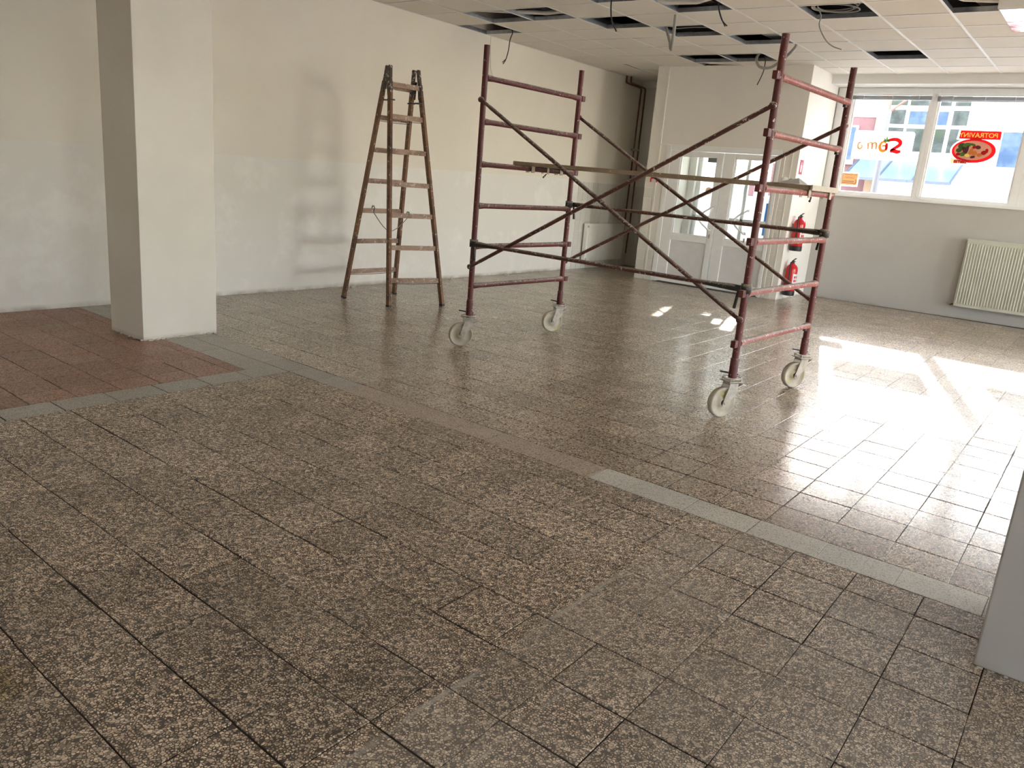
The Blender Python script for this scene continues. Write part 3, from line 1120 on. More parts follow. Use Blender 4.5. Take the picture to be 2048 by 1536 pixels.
# things on the porch front and side
o = empty('red_bracket', (XP - .005, 5.845, 1.53))
tag(o, 'small red wall bracket with two drooping hooks beside the white door frame', 'bracket')
MB().box(-.012, 0, -.06, .06, -.005, .018, .002).build('plate', M['red_gloss'], o)
for yy in (-.052, .052):
    MB().tube([(-.012, yy, .0), (-.02, yy, -.02), (-.016, yy * .92, -.055)], .011, 8).build('hook', M['red_gloss'], o)
o = empty('wall_socket', (XP - .001, 3.835, 1.635))
tag(o, 'small round grey wall socket on the porch front above the scaffold deck', 'socket')
MB().lathe([(.0, .03), (.042, .028), (.05, .018), (.052, 0)], (0, .02, 0), (-1, 0, 0), 24).build('cover', M['pvc'], o)
MB().lathe([(.0, .022), (.028, .022), (.034, .01), (.036, 0)], (-.0, -.055, .0), (-1, 0, 0), 20).build('button', M['steel'], o)
o = MB().box(11.27, 11.40, YP0 - .003, YP0, 1.735, 1.925, .0008).build('wall_label', M['st_pink'])
tag(o, 'faded pink and white safety label on the porch side above the fire extinguishers', 'label')
mk = MB().box(11.31, 11.36, YP0 - .0045, YP0 - .003, 1.765, 1.86)
mk.box(11.325, 11.345, YP0 - .0045, YP0 - .003, 1.865, 1.895)
mk.build('white_mark', M['label_white'], o)


def extinguisher(x, z0, label):
    t = empty('fire_extinguisher', (x, YP0 - .098, z0), R(-8))
    tag(t, label, 'extinguisher', 'red fire extinguishers on the porch side wall')
    MB().lathe([(0, .028), (.072, .03), (.079, .045), (.079, .36), (.074, .395), (.055, .425), (.030, .440), (.026, .455), (0, .456)], (0, 0, 0), n=28).build('cylinder', M['red_gloss'], t)
    MB().lathe([(.0, 0), (.078, 0), (.083, .01), (.083, .068), (.078, .072)], (0, 0, 0), n=28).build('base_ring', M['black'], t)
    MB().lathe([(.019, .452), (.021, .458), (.021, .485), (.012, .492), (0, .493)], (0, 0, 0), n=16).build('valve', M['black'], t)
    MB().obox((-.02, 0, .487), (.075, 0, .520), .022, .007, ch=.002).obox((-.015, 0, .468), (.065, 0, .478), .020, .006, ch=.002).build('lever', M['black'], t)
    MB().tube([(-.02, 0, .474), (-.065, 0, .465), (-.092, -.01, .42), (-.094, -.02, .34), (-.090, -.02, .25), (-.086, -.02, .17)], .010, 10).build('hose', M['black'], t)
    MB().tube([(-.086, -.02, .17), (-.086, -.02, .11)], [.013, .016], 10).build('nozzle', M['black'], t)
    lb = MB()
    n = 14
    vs, fs = [], []
    for k in range(n + 1):
        a = R(-135 + 100 * k / n)
        for zz in (.13, .31):
            vs.append((.0802 * math.cos(a), .0802 * math.sin(a), zz))
    for k in range(n): fs.append((2 * k, 2 * k + 2, 2 * k + 3, 2 * k + 1))
    lb.add(vs, fs, True)
    lab = lb.build('label', M['label_white'], t)
    pics = MB()
    for j in range(3):
        for k in range(3):
            a0, a1 = R(-120 + 26 * k), R(-120 + 26 * k + 17)
            zz = .145 + .052 * j
            q = [(.0812 * math.cos(a), .0812 * math.sin(a), z_) for a, z_ in ((a0, zz), (a1, zz), (a1, zz + .032), (a0, zz + .032))]
            pics.add(q, [(0, 1, 2, 3)])
    pics.build('pictogram', M['st_red'], lab)
    for za, zb in ((.33, .37), (.10, .13)):
        MB().box(-.03, .03, .076, .098, za, zb, .003).build('wall_bracket', M['steel'], t)
    return t


extinguisher(11.385, .700, 'red fire extinguisher hanging higher on the porch side wall')
extinguisher(11.385, .072, 'red fire extinguisher mounted just above the floor below the other one')

# ------------------------------------------------------------------ radiators


def radiator(name, label, L_, H_, T_, mat, ribs, loc, rz, plugs=True):
    """front faces -Y locally; width along X"""
    t = empty(name, loc, rz)
    tag(t, label, 'radiator')
    MB().box(0, L_, -T_, -.035, 0, H_, .006).build('body', mat, t)
    if ribs:
        rb = MB()
        n = int(L_ / .034)
        for k in range(n):
            xx = .022 + (L_ - .044) * k / (n - 1)
            rb.tube([(xx, -T_ + .001, .045), (xx, -T_ - .003, .06), (xx, -T_ - .003, H_ - .07), (xx, -T_ + .001, H_ - .055)], .0085, 8)
        rbo = rb.build('rib_panel', mat, t)
    else:
        MB().box(.06, L_ - .03, -T_ - .006, -T_ + .002, .03, H_ - .03, .003).build('front_plate', mat, t)
    g_ = MB()
    for k in range(int(L_ / .03)):
        g_.box(.012 + k * .03, .026 + k * .03, -T_ + .012, -.045, H_ - .001, H_ + .004)
    g_.box(.0, L_, -T_ - .002, -T_ + .010, H_ - .012, H_ + .006, .002)
    g_.box(.0, L_, -.045, -.035, H_ - .012, H_ + .006, .002)
    g_.build('top_grille', mat, t)
    if plugs:
        for zz in (.035, H_ - .04):
            p = MB().lathe([(0, .014), (.012, .013), (.017, .008), (.018, 0)], (.028, -T_, zz), (0, -1, 0), 16)
            p.build('plug', M['steel'], t)
    for xb in (.10, L_ - .14):
        MB().box(xb, xb + .04, -.036, -.002, .08, H_ - .08, .003).build('wall_bracket', M['steel'], t)
    return t


r1 = radiator('radiator', 'cream ribbed panel radiator under the window with the grocery sticker', 1.5, .905, .11, M['radiator'], True, (XW - .004, 1.655, .165), R(-90), False)
MB().tube([(.02, -.05, .02), (-.03, -.05, .02), (-.05, -.04, .01), (-.05, -.02, .01)], .011, 10).build('valve_pipe', M['rust_pipe'], r1)
MB().tube([(-.045, -.055, .02), (-.095, -.055, .035)], [.016, .006], 10).build('valve', M['dusty_steel'], r1)
r2 = radiator('radiator', 'smooth white panel radiator on the tiled side wall in the corner recess', 1.22, .60, .10, M['rad_white'], False, (11.18, YL - .010, .135), 0, True)

# heating pipes
t = empty('heating_pipe', (0, 0, 0))
tag(t, 'left one of two thin brown heating pipes running down the recess corner', 'pipe', 'brown heating pipes')
yy = YL - .045
t1 = MB().tube([(12.02, yy, 3.125), (12.02, yy, 3.045), (12.04, yy, 3.02), (12.52, yy, 2.995), (12.545, yy, 2.97), (12.50, yy, .72), (12.50, yy, .62)], .014, 10).build('pipe', M['rust_pipe'], t)
MB().box(12.485, 12.53, yy - .012, YL - .008, 1.98, 2.01, .003).build('clip', M['steel'], t)
t = empty('heating_pipe', (0, 0, 0))
tag(t, 'right one of two thin brown heating pipes, nearer to the recess corner', 'pipe', 'brown heating pipes')
MB().tube([(12.115, yy - .03, 3.125), (12.115, yy - .03, 3.05), (12.14, yy - .03, 3.03), (12.61, yy - .03, 3.005), (12.635, yy - .03, 2.98), (12.635, yy - .03, .72), (12.60, yy - .03, .22)], .014, 10).build('pipe', M['rust_pipe'], t)
MB().box(12.615, 12.655, yy - .045, YL - .008, 1.98, 2.01, .003).build('clip', M['steel'], t)

# ------------------------------------------------------------------ ceiling
GX0, GY0 = 7.232, YL
holes = {(1, 0), (0, 1), (0, 2), (1, 3), (0, 5), (2, 4), (3, 5), (5, 3), (5, 4), (1, 7), (5, 7), (1, 9), (-1, 4)}
slab = struct(MB().box(-4.2, 13.0, -8.25, YL + .25, 3.55, 3.75).build('ceiling', M['slab']))
tile_me = MB().box(-.2925, .2925, -.2925, .2925, 0, .014, .002).mesh('ceiling_tile', M['ceil_tile'])
far = MB()


def in_porch(cx, cy):
    return XP < cx - .0 and YP0 < cy < YP1


runx, runy = [], []
for i in range(-18, 8):
    for j in range(0, 26):
        cx, cy = GX0 + .6 * (i + .5), GY0 - .6 * (j + .5)
        if cy < -8 or cx < -4 or (i, j) in holes: continue
        if XP + .3 < cx and YP0 + .0 < cy < YP1: continue
        p = project((cx, cy, CZ))
        vis = p and -80 < p[0] < 2130 and -60 < p[1] < 400
        if vis:
            o = link(bpy.data.objects.new('ceiling_tile', tile_me))
            o.location = (cx, cy, CZ + random.uniform(0, .001))
            o.rotation_euler = (random.uniform(-.002, .002), random.uniform(-.002, .002), random.uniform(-.002, .002))
            if (i, j) == (6, 3): o.rotation_euler[0] = .05; o.location.z += .02
            if (i, j) == (6, 1): o.rotation_euler[1] = .04; o.location.z += .015
            o.parent = slab
        else:
            far.box(cx - .2925, cx + .2925, cy - .2925, cy + .2925, CZ, CZ + .014)
# cut tile beside the porch
for (x0_, x1_) in ((11.44, 12.02),):
    cut = MB().box(x0_, x1_, 3.468, YP0 - .003, CZ, CZ + .014, .002).build('ceiling_tile', M['ceil_tile'], slab)
# last row along the recess behind
for j in (0, 1):
    cx, cy = GX0 + .6 * 8.45, GY0 - .6 * (j + .5)
    far.box(12.04, 12.75, cy - .2925, cy + .2925, CZ, CZ + .014)
o = far.build('far_tiles', M['ceil_tile'], slab)
o['kind'] = 'stuff'
# T-runners
k_ = 0
for i in range(-18, 9):
    x = GX0 + .6 * i
    mb = MB().box(x - .012, x + .012, -8, YL, CZ - .0035, CZ - .001).box(x - .0012, x + .0012, -8, YL, CZ - .001, CZ + .038)
    if x > XP + .2:
        mb = MB()
        for (a, b) in ((-8, YP0), (YP1, YL)):
            mb.box(x - .012, x + .012, a, b, CZ - .0035, CZ - .001).box(x - .0012, x + .0012, a, b, CZ - .001, CZ + .038)
    mb.build('cross_runner', M['grid_white'], slab)
for j in range(0, 26):
    y = GY0 - .6 * j
    xe = 12.03 if not (YP0 < y < YP1) else XP
    if j == 0: xe = 12.75
    MB().box(-4, xe, y - .012, y + .012, CZ - .0040, CZ - .0012).build('main_runner', M['grid_white'], slab)
    MB().box(-4, xe, y - .0015, y + .0015, CZ - .001, CZ + .045).build('runner_web', M['galv'], slab)
# runner edges seen in the open bays
for (i, j) in holes:
    x0, x1 = GX0 + .6 * i, GX0 + .6 * (i + 1)
    y0, y1 = GY0 - .6 * (j + 1), GY0 - .6 * j
    MB().box(x1 - .010, x1 - .004, y0 + .01, y1 - .01, CZ, CZ + .042).box(x0 + .004, x0 + .010, y0 + .01, y1 - .01, CZ, CZ + .03).build('bay_edge', M['galv'], slab)
# closing strip over the window beam
struct(MB().box(12.0, 12.05, -8, YP0, CZ - .004, CZ + .01).build('trim_8', M['grid_white']))
# things up in the void: flat ducts and conduits
for (lab, a, b, w_, h_) in (('flat galvanised duct lying in the ceiling void near the long cream wall', (6.6, 6.25, 3.30), (9.4, 5.75, 3.33), .22, .08),
                            ('flat galvanised duct lying in the ceiling void over the middle of the scaffold', (7.0, 3.78, 3.22), (9.9, 3.70, 3.22), .18, .05),
                            ('flat pale duct lying in the ceiling void close to the mirrored box', (7.2, 1.52, 3.24), (9.4, 1.30, 3.22), .16, .06),
                            ('flat galvanised duct lying in the ceiling void above the porch doors', (9.8, 4.95, 3.30), (11.1, 4.95, 3.30), .2, .05)):
    o = MB().obox(a, b, w_, h_, ch=.004).build('duct', M['galv'] if 'pale' not in lab else M['white_cable'])
    tag(o, lab, 'duct', 'ducts in the open ceiling bays')
vc = [('pale hose lying across the two open ceiling bays near the wall', [(7.35, 6.3, 3.17), (7.5, 5.9, 3.16), (7.7, 5.6, 3.17), (7.75, 5.1, 3.2)], .022, 'white_cable'),
      ('pale flexible tube bridging the open ceiling bay above the hanging conduit', [(7.2, 4.3, 3.2), (7.45, 4.0, 3.145), (7.5, 3.7, 3.145), (7.4, 3.3, 3.2)], .028, 'white_cable'),
      ('pale tube lying in the open ceiling bay by the mirrored box', [(7.75, 1.75, 3.2), (8.0, 1.5, 3.145), (8.12, 1.2, 3.14), (8.1, .9, 3.2)], .022, 'white_cable'),
      ('grey wires crossing the open ceiling bay behind the hanging conduit loop', [(8.5, 4.7, 3.2), (8.7, 4.5, 3.15), (8.72, 4.3, 3.16), (9.0, 4.1, 3.2)], .006, 'grey_cable')]
for lab, pts, r_, mt in vc:
    o = MB().tube(pts, r_, 10).build('ceiling_hose' if r_ > .01 else 'ceiling_wire', M[mt])
    tag(o, lab, 'hose' if r_ > .01 else 'wire', 'loose lines in the ceiling void')
# coil of cable in an open bay
pts = []
for k in range(100):
    a = k / 100 * 2 * math.pi * 4.2
    rr = .19 + .03 * math.sin(a * .37)
    pts.append((8.14 + rr * math.cos(a) * .7, 2.60 + rr * math.sin(a), 3.150 + .018 * math.sin(a * .9) + .0003 * k))
o = MB().tube(pts, .006, 6).build('cable_coil', M['grey_cable'])
tag(o, 'coil of grey cable lying in the open ceiling bay above the right scaffold frame', 'cable')

# hanging cables


def smooth(pts, n=6):
    P = [Vector(p) for p in pts]
    Q = []
    for i in range(len(P) - 1):
        p0, p1, p2, p3 = P[max(i - 1, 0)], P[i], P[i + 1], P[min(i + 2, len(P) - 1)]
        for k in range(n):
            t = k / n
            Q.append(.5 * ((2 * p1) + (p2 - p0) * t + (2 * p0 - 5 * p1 + 4 * p2 - p3) * t * t + (3 * p1 - p0 - 3 * p2 + p3) * t ** 3))
    Q.append(P[-1])
    return Q


def cable(name, pts, r_, mt, lab, cat='cable', extra=None):
    if extra:
        t = empty(name, (0, 0, 0))
        tag(t, lab, cat, 'cables hanging from the open ceiling')
        MB().tube(smooth(pts), r_, 8).build('main_strand', M[mt], t)
        for e in extra:
            MB().tube(smooth(e), r_ * .8, 8).build('split_end', M[mt], t)
    else:
        o = MB().tube(smooth(pts), r_, 8).build(name, M[mt])
        tag(o, lab, cat, 'cables hanging from the open ceiling')


cable('hanging_cable', [(8.36, 6.70, 3.22), (8.393, 6.609, 3.143), (8.387, 6.633, 3.037), (8.388, 6.646, 2.921), (8.381, 6.67, 2.814), (8.368, 6.702, 2.753)], .0065, 'black',
      'thin black cable hanging from the open bay beside the long cream wall', extra=[[(8.381, 6.67, 2.814), (8.375, 6.72, 2.775)]])
cable('hanging_wire', [(8.49, 7.03, 3.12), (8.505, 7.04, 3.009), (8.53, 7.045, 2.85), (8.557, 7.045, 2.712), (8.64, 7.045, 2.60)], .0035, 'white_cable', 'thin white wire hanging close to the cream wall above the scaffold', 'wire')
cable('hanging_conduit', [(7.78, 4.05, 3.28), (7.90, 4.12, 3.149), (8.05, 4.195, 3.008), (8.15, 4.25, 2.87), (8.19, 4.27, 2.842), (8.24, 4.31, 2.86), (8.303, 4.358, 2.931), (8.408, 4.467, 3.07), (8.515, 4.572, 3.20)], .017, 'grey_cable',
      'thick grey conduit hanging down in a narrow V loop', 'conduit')
cable('hanging_cable', [(7.72, 3.60, 3.25), (7.733, 3.596, 3.196), (7.759, 3.59, 3.121), (7.775, 3.575, 3.07), (7.796, 3.56, 3.028)], .0075, 'black', 'black cable with two split ends hanging right of the grey conduit loop',
      extra=[[(7.796, 3.56, 3.028), (7.83, 3.534, 2.975)], [(7.78, 3.57, 3.05), (7.80, 3.545, 3.01), (7.837, 3.518, 2.98)]])
cable('conduit_loop', [(9.60, 3.52, 3.22), (9.692, 3.47, 3.130), (9.8, 3.552, 3.064), (9.889, 3.693, 2.975), (9.971, 3.846, 2.915), (10.05, 4.004, 2.935), (10.153, 4.102, 3.022), (10.277, 4.149, 3.101), (10.42, 4.16, 3.20)], .017, 'grey_cable',
      'grey conduit bent in a wide U behind the tall scaffold post', 'conduit')
cable('hanging_wire', [(10.44, 4.14, 3.2), (10.45, 4.12, 3.13), (10.452, 4.105, 3.049), (10.446, 4.111, 2.929), (10.427, 4.158, 2.776)], .0065, 'black', 'short black wire hanging in front of the porch wall', 'wire')
cable('hanging_wire', [(8.30, 2.80, 3.17), (8.375, 2.80, 3.14), (8.384, 2.805, 3.053), (8.408, 2.736, 2.936), (8.429, 2.664, 2.874), (8.453, 2.575, 2.844)], .0055, 'grey_cable', 'thin grey wire curving down from the bay with the cable coil', 'wire')
cable('hanging_cable', [(7.11, 4.43, 3.22), (7.131, 4.43, 3.141), (7.15, 4.433, 3.034), (7.176, 4.425, 2.939), (7.22, 4.388, 2.85)], .0075, 'black', 'black cable hanging near the upper picture edge left of the grey conduit', 'cable')

# mirrored box hanging below the ceiling
t = empty('ceiling_box', (0, 0, 0))
tag(t, 'plain grey box hanging below the ceiling with a mirror-like underside at the upper right corner', 'box')
MB().box(7.52, 8.45, -.55, 1.165, 2.958, CZ - .004, .003).build('casing', M['beam'], t)
MB().box(7.535, 8.435, -.535, 1.150, 2.950, 2.958).build('mirror_sheet', M['mirror'], t)

# ------------------------------------------------------------------ ladder
Cc, Dd, Ee, Ff = (5.619, 6.438), (5.678, 5.816), (6.253, 5.600), (6.331, 6.406)
m1 = Vector(((Cc[0] + Dd[0]) / 2, (Cc[1] + Dd[1]) / 2))
m2 = Vector(((Ff[0] + Ee[0]) / 2, (Ff[1] + Ee[1]) / 2))
cen = (m1 + m2) / 2
ux = (m2 - m1).normalized()
uy = Vector((-ux.y, ux.x))     # towards the back half (C, F)
lad = empty('step_ladder', (cen.x, cen.y, 0))
tag(lad, 'old stained wooden double ladder with paint-spotted rungs standing by the cream wall', 'ladder')


def lpt(foot, side, off, z, zt=2.33):
    """point on a rail centre line at height z; top spread +-.165, offset across off"""
    top = Vector((ux.x * side + uy.x * off, ux.y * side + uy.y * off, zt))
    bot = Vector((foot[0] - cen.x, foot[1] - cen.y, 0))
    return bot.lerp(top, z / zt)


rails = {'C': (Cc, -.150, .034), 'D': (Dd, -.158, -.034), 'E': (Ee, .178, -.034), 'F': (Ff, .170, .034)}
for k, (ft, sd, off) in rails.items():
    a, b = lpt(ft, sd, off, .0), lpt(ft, sd, off, 2.10)
    c_ = lpt(ft, sd, off, 2.335)
    d = (b - a).normalized()
    acr = Vector((uy.x, uy.y, 0))
    rail = MB()
    rail.obox(a + d * .012, b, .030, .055, up=acr, ch=.003)
    ro = rail.build('rail', M['ladder_wood'], lad)
    tp = MB().obox(b, b.lerp(c_, .45), .031, .052, up=acr, ch=.004)
    tp.obox(b.lerp(c_, .40), c_, .030, .036, up=acr, ch=.005)
    ax = (Vector((ux.x, ux.y, 0)))
    tp.lathe([(0, -.015), (.018, -.015), (.018, .015), (0, .015)], c_, ax, 16)
    tp.build('rail_head', M['ladder_top'], lad)
    MB().obox(a + d * .0, a + d * .022, .034, .060, up=acr, ch=.003).build('foot', M['black'], ro)
for side, sd in ((-1, -.154), (1, .174)):
    # steel hinge plates and bolts
    hp = MB()
    ctr = Vector((ux.x * sd, ux.y * sd, 2.13))
    out = Vector((ux.x, ux.y, 0)) * side
    for off in (-.045, .045):
        p = ctr + Vector((uy.x * off, uy.y * off, 0)) + out * .022
        hp.obox(p + Vector((0, 0, -.06)), p + Vector((-uy.x * off * .5, -uy.y * off * .5, .11)), .006, .034, up=(uy.x, uy.y, 0))
    hp.build('hinge_plate', M['ladder_top'], lad)
    for off in (-.062, .062):
        p = ctr + Vector((uy.x * off, uy.y * off, -.10))
        MB().obox(p - out * .024, p + out * .024, .012, .075, up=(uy.x, uy.y, 0)).build('rail_band', M['black'], lad)
rz_front = [.267, .597, .918, 1.225, 1.545, 1.873, 2.175]
rz_back = [.286, .609, .929, 1.234, 1.543, 1.859, 2.16]
for zs, (ka, kb) in ((rz_front, 'DE'), (rz_back, 'CF')):
    for n, z in enumerate(zs):
        a = lpt(*rails[ka], z)
        b = lpt(*rails[kb], z)
        o = MB().obox(a, b, .022, .048, ch=.003).build('rung', M['rung_wood'], lad)
        if n in (0, 5):
            MB().tube([a + Vector((0, 0, -.032)), (a + b) / 2 + Vector((0, 0, -.037)), b + Vector((0, 0, -.032))], .003, 6).build('tie_rod', M['black'], o)
# loose cord between the halves
for (za, zb, fa, fb, t0) in ((.955, .985, 'C', 'D', .28),):
    a = lpt(*rails['C'], .95).lerp(lpt(*rails['F'], .95), .30)
    b = lpt(*rails['D'], .93).lerp(lpt(*rails['E'], .93), .42)
    mid = (a + b) / 2 - Vector((0, 0, .20))
    MB().tube(smooth([a + Vector((0, 0, .03)), a - Vector((0, 0, .03)), mid, b - Vector((0, 0, .03)), b + Vector((0, 0, .03))]), .004, 6).build('safety_cord', M['grey_cable'], lad)
    for p in (a, b):
        pts = [(p.x + .018 * math.cos(q * 1.05) * ux.y, p.y + .02 * math.cos(q * 1.05), p.z + .032 * math.sin(q * 1.05)) for q in range(7)]
        MB().tube(pts, .006, 6).build('knot', M['grey_cable'], lad)

# ------------------------------------------------------------------ scaffold
An, Af = Vector((4.970, 4.147, 0)), Vector((6.237, 4.101, 0))
Bn, Bf = Vector((4.859, 1.809, 0)), Vector((6.125, 1.757, 0))
sc0 = (An + Af + Bn + Bf) / 4
scf = empty('scaffold', tuple(sc0))
tag(scf, 'red paint-spattered steel scaffold tower on four pale castor wheels', 'scaffold')


def S(p, z):
    return Vector((p.x - sc0.x, p.y - sc0.y, z))


frames = {'A': (An, Af, 0.0), 'B': (Bn, Bf, -.018)}
RZ = [2.114, 1.792, 1.471, 1.149, .827, .506]
PR = .0225
for k, (pn, pf_, dz) in frames.items():
    d = (pf_ - pn).normalized()
    for p in (pn, pf_):
        mb = MB().tube([S(p, .36), S(p, 2.343 + dz)], PR, 20)
        # hollow rim at the top
        post = mb.build('post', M['scaf'], scf)
        MB().tube([S(p, .262), S(p, .385), S(p, .392)], [.0275, .0275, .0245], 20).build('sleeve', M['scaf'], post)
        MB().lathe([(PR, 0), (PR + .002, .002), (PR - .004, .003), (PR - .004, -.0005)], S(p, 2.343 + dz), n=20).build('rim', M['brace'], post)
    for n, z in enumerate(RZ):
        a, b = S(pn, z + dz), S(pf_, z + dz)
        mb = MB().tube([a + d * .010, a + d * .045, a + d * .10, b - d * .10, b - d * .045, b - d * .010], [.026, .025, .0205, .0205, .025, .026], 16)
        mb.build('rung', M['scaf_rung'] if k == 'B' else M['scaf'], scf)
        # square spigot plate behind the post
        q = a - d * .052 if k == 'B' else b + d * .050
        if k == 'B' or n != 3:
            MB().obox(q - d * .020, q + d * .026, .032, .046, ch=.003).build('spigot', M['scaf'], scf)
        r2_ = b - d * .040 + Vector((0, 0, -.030))
        if k == 'B' and n in (0, 1, 5):
            MB().obox(r2_ - d * .03, r2_ + d * .012, .02, .016, ch=.002).build('lug', M['clamp_black'], scf)


def brace(p0, z0, p1, z1, side, r=.0145, mat='brace', hook=True):
    """side: -1 fixed on the camera side of the posts, +1 behind"""
    off = Vector((side * .030, 0, 0))
    a, b = S(p0, z0) + off, S(p1, z1) + off
    d = (b - a).normalized()
    br = MB().tube([a + d * .06, a + d * .12, b - d * .12, b - d * .06], [r * .7, r, r, r * .7], 14).build('brace', M[mat], scf)
    for q, s_ in ((a, 1), (b, -1)):
        h = MB().obox(q, q + d * s_ * .085, .010, .026, up=(0, 0, 1), ch=.002)
        h.lathe([(0, -.011), (.021, -.011), (.021, .011), (0, .011)], q, (1, 0, 0), 14)
        h.tube([q - Vector((.018 * -side, 0, 0)), q + Vector((side * .016, 0, 0))], .008, 8)
        h.build('brace_hook', M['clamp_black'] if not hook else M[mat], br)


brace(An, 1.949, Bn, .642, -1)
brace(An, .664, Bn, 1.930, -1)
brace(Af, 1.956, Bf, .660, 1)
brace(Af, .667, Bf, 1.942, 1)


def hbrace(p0, z0, p1, z1, side):
    off = Vector((side * .034, 0, 0))
    a, b = S(p0, z0) + off, S(p1, z1) + off
    d = (b - a).normalized()
    br = MB().tube([a + d * .10, b - d * .10], .0150, 14).build('tie_bar', M['brace'], scf)
    for q, s_ in ((a, 1), (b, -1)):
        c_ = MB().tube([q + d * s_ * .055, q + d * s_ * .075, q + d * s_ * .20, q + d * s_ * .26], [.019, .022, .0175, .0155], 12)
        c_.build('clamp_sleeve', M['clamp_black'], br)
        c2 = MB().lathe([(.024, -.030), (.034, -.030), (.034, .030), (.024, .030)], q - off, (0, 0, 1), 16)
        c2.obox(q + d * s_ * .02, q + d * s_ * .07, .026, .040, ch=.003)
        c2.obox(q + d * s_ * .034 + Vector((0, 0, -.02)), q + d * s_ * .048 + Vector((0, 0, -.13)), .012, .016)
        c2.build('clamp', M['clamp_black'], br)


hbrace(An, .852, Bn, .839, -1)
hbrace(Af, 1.191, Bf, 1.180, 1)

# castors
for (p, dirv, nm) in ((An, (-.80, .60), 0), (Af, (-.84, .54), 1), (Bn, (-.88, .47), 2), (Bf, (-.86, .51), 3)):
    dv = Vector((dirv[0], dirv[1], 0)).normalized()
    av = Vector((-dv.y, dv.x, 0))        # axle
    cst = MB()
    cst.tube([S(p, .236), S(p, .285)], .019, 14)
    P = S(p, 0)
    # top plate, slightly dished, with raised rim
    cst.obox(P - dv * .058 + Vector((0, 0, .240)), P + dv * .058 + Vector((0, 0, .240)), .104, .007, ch=.002)
    co = cst.build('caster', M['dusty_steel'], scf)
    rim = MB()
    ring = [P + dv * (.060 * math.cos(q / 16 * 2 * math.pi)) + av * (.056 * math.sin(q / 16 * 2 * math.pi)) + Vector((0, 0, .262)) for q in range(17)]
    rim.tube(ring, .0042, 6)
    for q in (2, 6, 10, 14):
        rim.tube([ring[q], ring[q] - Vector((0, 0, .022))], .0045, 6)
    rim.build('guard_ring', M['dusty_steel'], co)
    W = P + dv * .060 + Vector((0, 0, .100))
    wh = MB().lathe([(.020, -.024), (.030, -.026), (.036, -.013), (.078, -.012), (.086, -.021), (.094, -.023), (.099, -.016), (.1, 0), (.099, .016), (.094, .023), (.086, .021), (.078, .012), (.036, .013), (.030, .026), (.020, .024)], W, av, 40)
    wh.build('wheel', M['wheel'], co)
    fk = MB()
    for sgn in (-1, 1):
        o_ = av * (.033 * sgn)
        top0, top1 = P - dv * .028 + o_, P + dv * .036 + o_
        poly = [top0 + Vector((0, 0, .225)), top1 + Vector((0, 0, .225)), W + dv * .018 + o_ + Vector((0, 0, -.012)), W - dv * .002 + o_ + Vector((0, 0, -.022)), W - dv * .020 + o_ + Vector((0, 0, -.006)), top0 + Vector((0, 0, .165))]
        t_ = av * (.004 * sgn)
        n = len(poly)
        fk.add([q for q in poly] + [q + t_ for q in poly], [tuple(range(n)), tuple(reversed(range(n, 2 * n)))] + [(i, i + n, (i + 1) % n + n, (i + 1) % n) for i in range(n)])
    fk.obox(P - dv * .032 + Vector((0, 0, .224)), P + dv * .040 + Vector((0, 0, .224)), .074, .010)
    fk.lathe([(0, -.042), (.010, -.042), (.010, .042), (0, .042)], W, av, 12)
    fk.build('fork', M['dusty_steel'], co)
    bk = MB().obox(P - dv * .030 + Vector((0, 0, .190)), P - dv * .085 + Vector((0, 0, .215)), .040, .006, ch=.001)
    bk.obox(P - dv * .085 + Vector((0, 0, .215)), P - dv * .115 + Vector((0, 0, .203)), .030, .006, ch=.001)
    bk.build('brake_pedal', M['steel'], co)
    MB().tube([P + Vector((right.x, right.y, 0)) * -.085 + Vector((0, 0, .297)), P + Vector((right.x, right.y, 0)) * .035 + Vector((0, 0, .283))], .0055, 8).build('locking_pin', M['black'], co)

# deck board hooked on the third rungs
zA, zB = RZ[2] + .0205, RZ[2] - .018 + .0205
dk = empty('scaffold_deck', (5.6, 2.95, 0))
tag(dk, 'narrow wooden scaffold deck lying across the third rungs of both frames', 'plank')


def D(x, y, z):
    return Vector((x - 5.6, y - 2.95, z))


def deck_z(y):
    return zB + (zA - zB) * (y - 1.78) / (4.12 - 1.78)


def slant_box(x0a, x1a, ya, x0b, x1b, yb, h, lift=.001):
    vs = []
    for (x0, x1, y) in ((x0a, x1a, ya), (x0b, x1b, yb)):
        z = deck_z(y) + lift
        vs += [D(x0, y, z), D(x1, y, z), D(x1, y, z + h), D(x0, y, z + h)]
    fs = [(0, 1, 2, 3), (7, 6, 5, 4), (0, 4, 5, 1), (1, 5, 6, 2), (2, 6, 7, 3), (3, 7, 4, 0)]
    return vs, fs


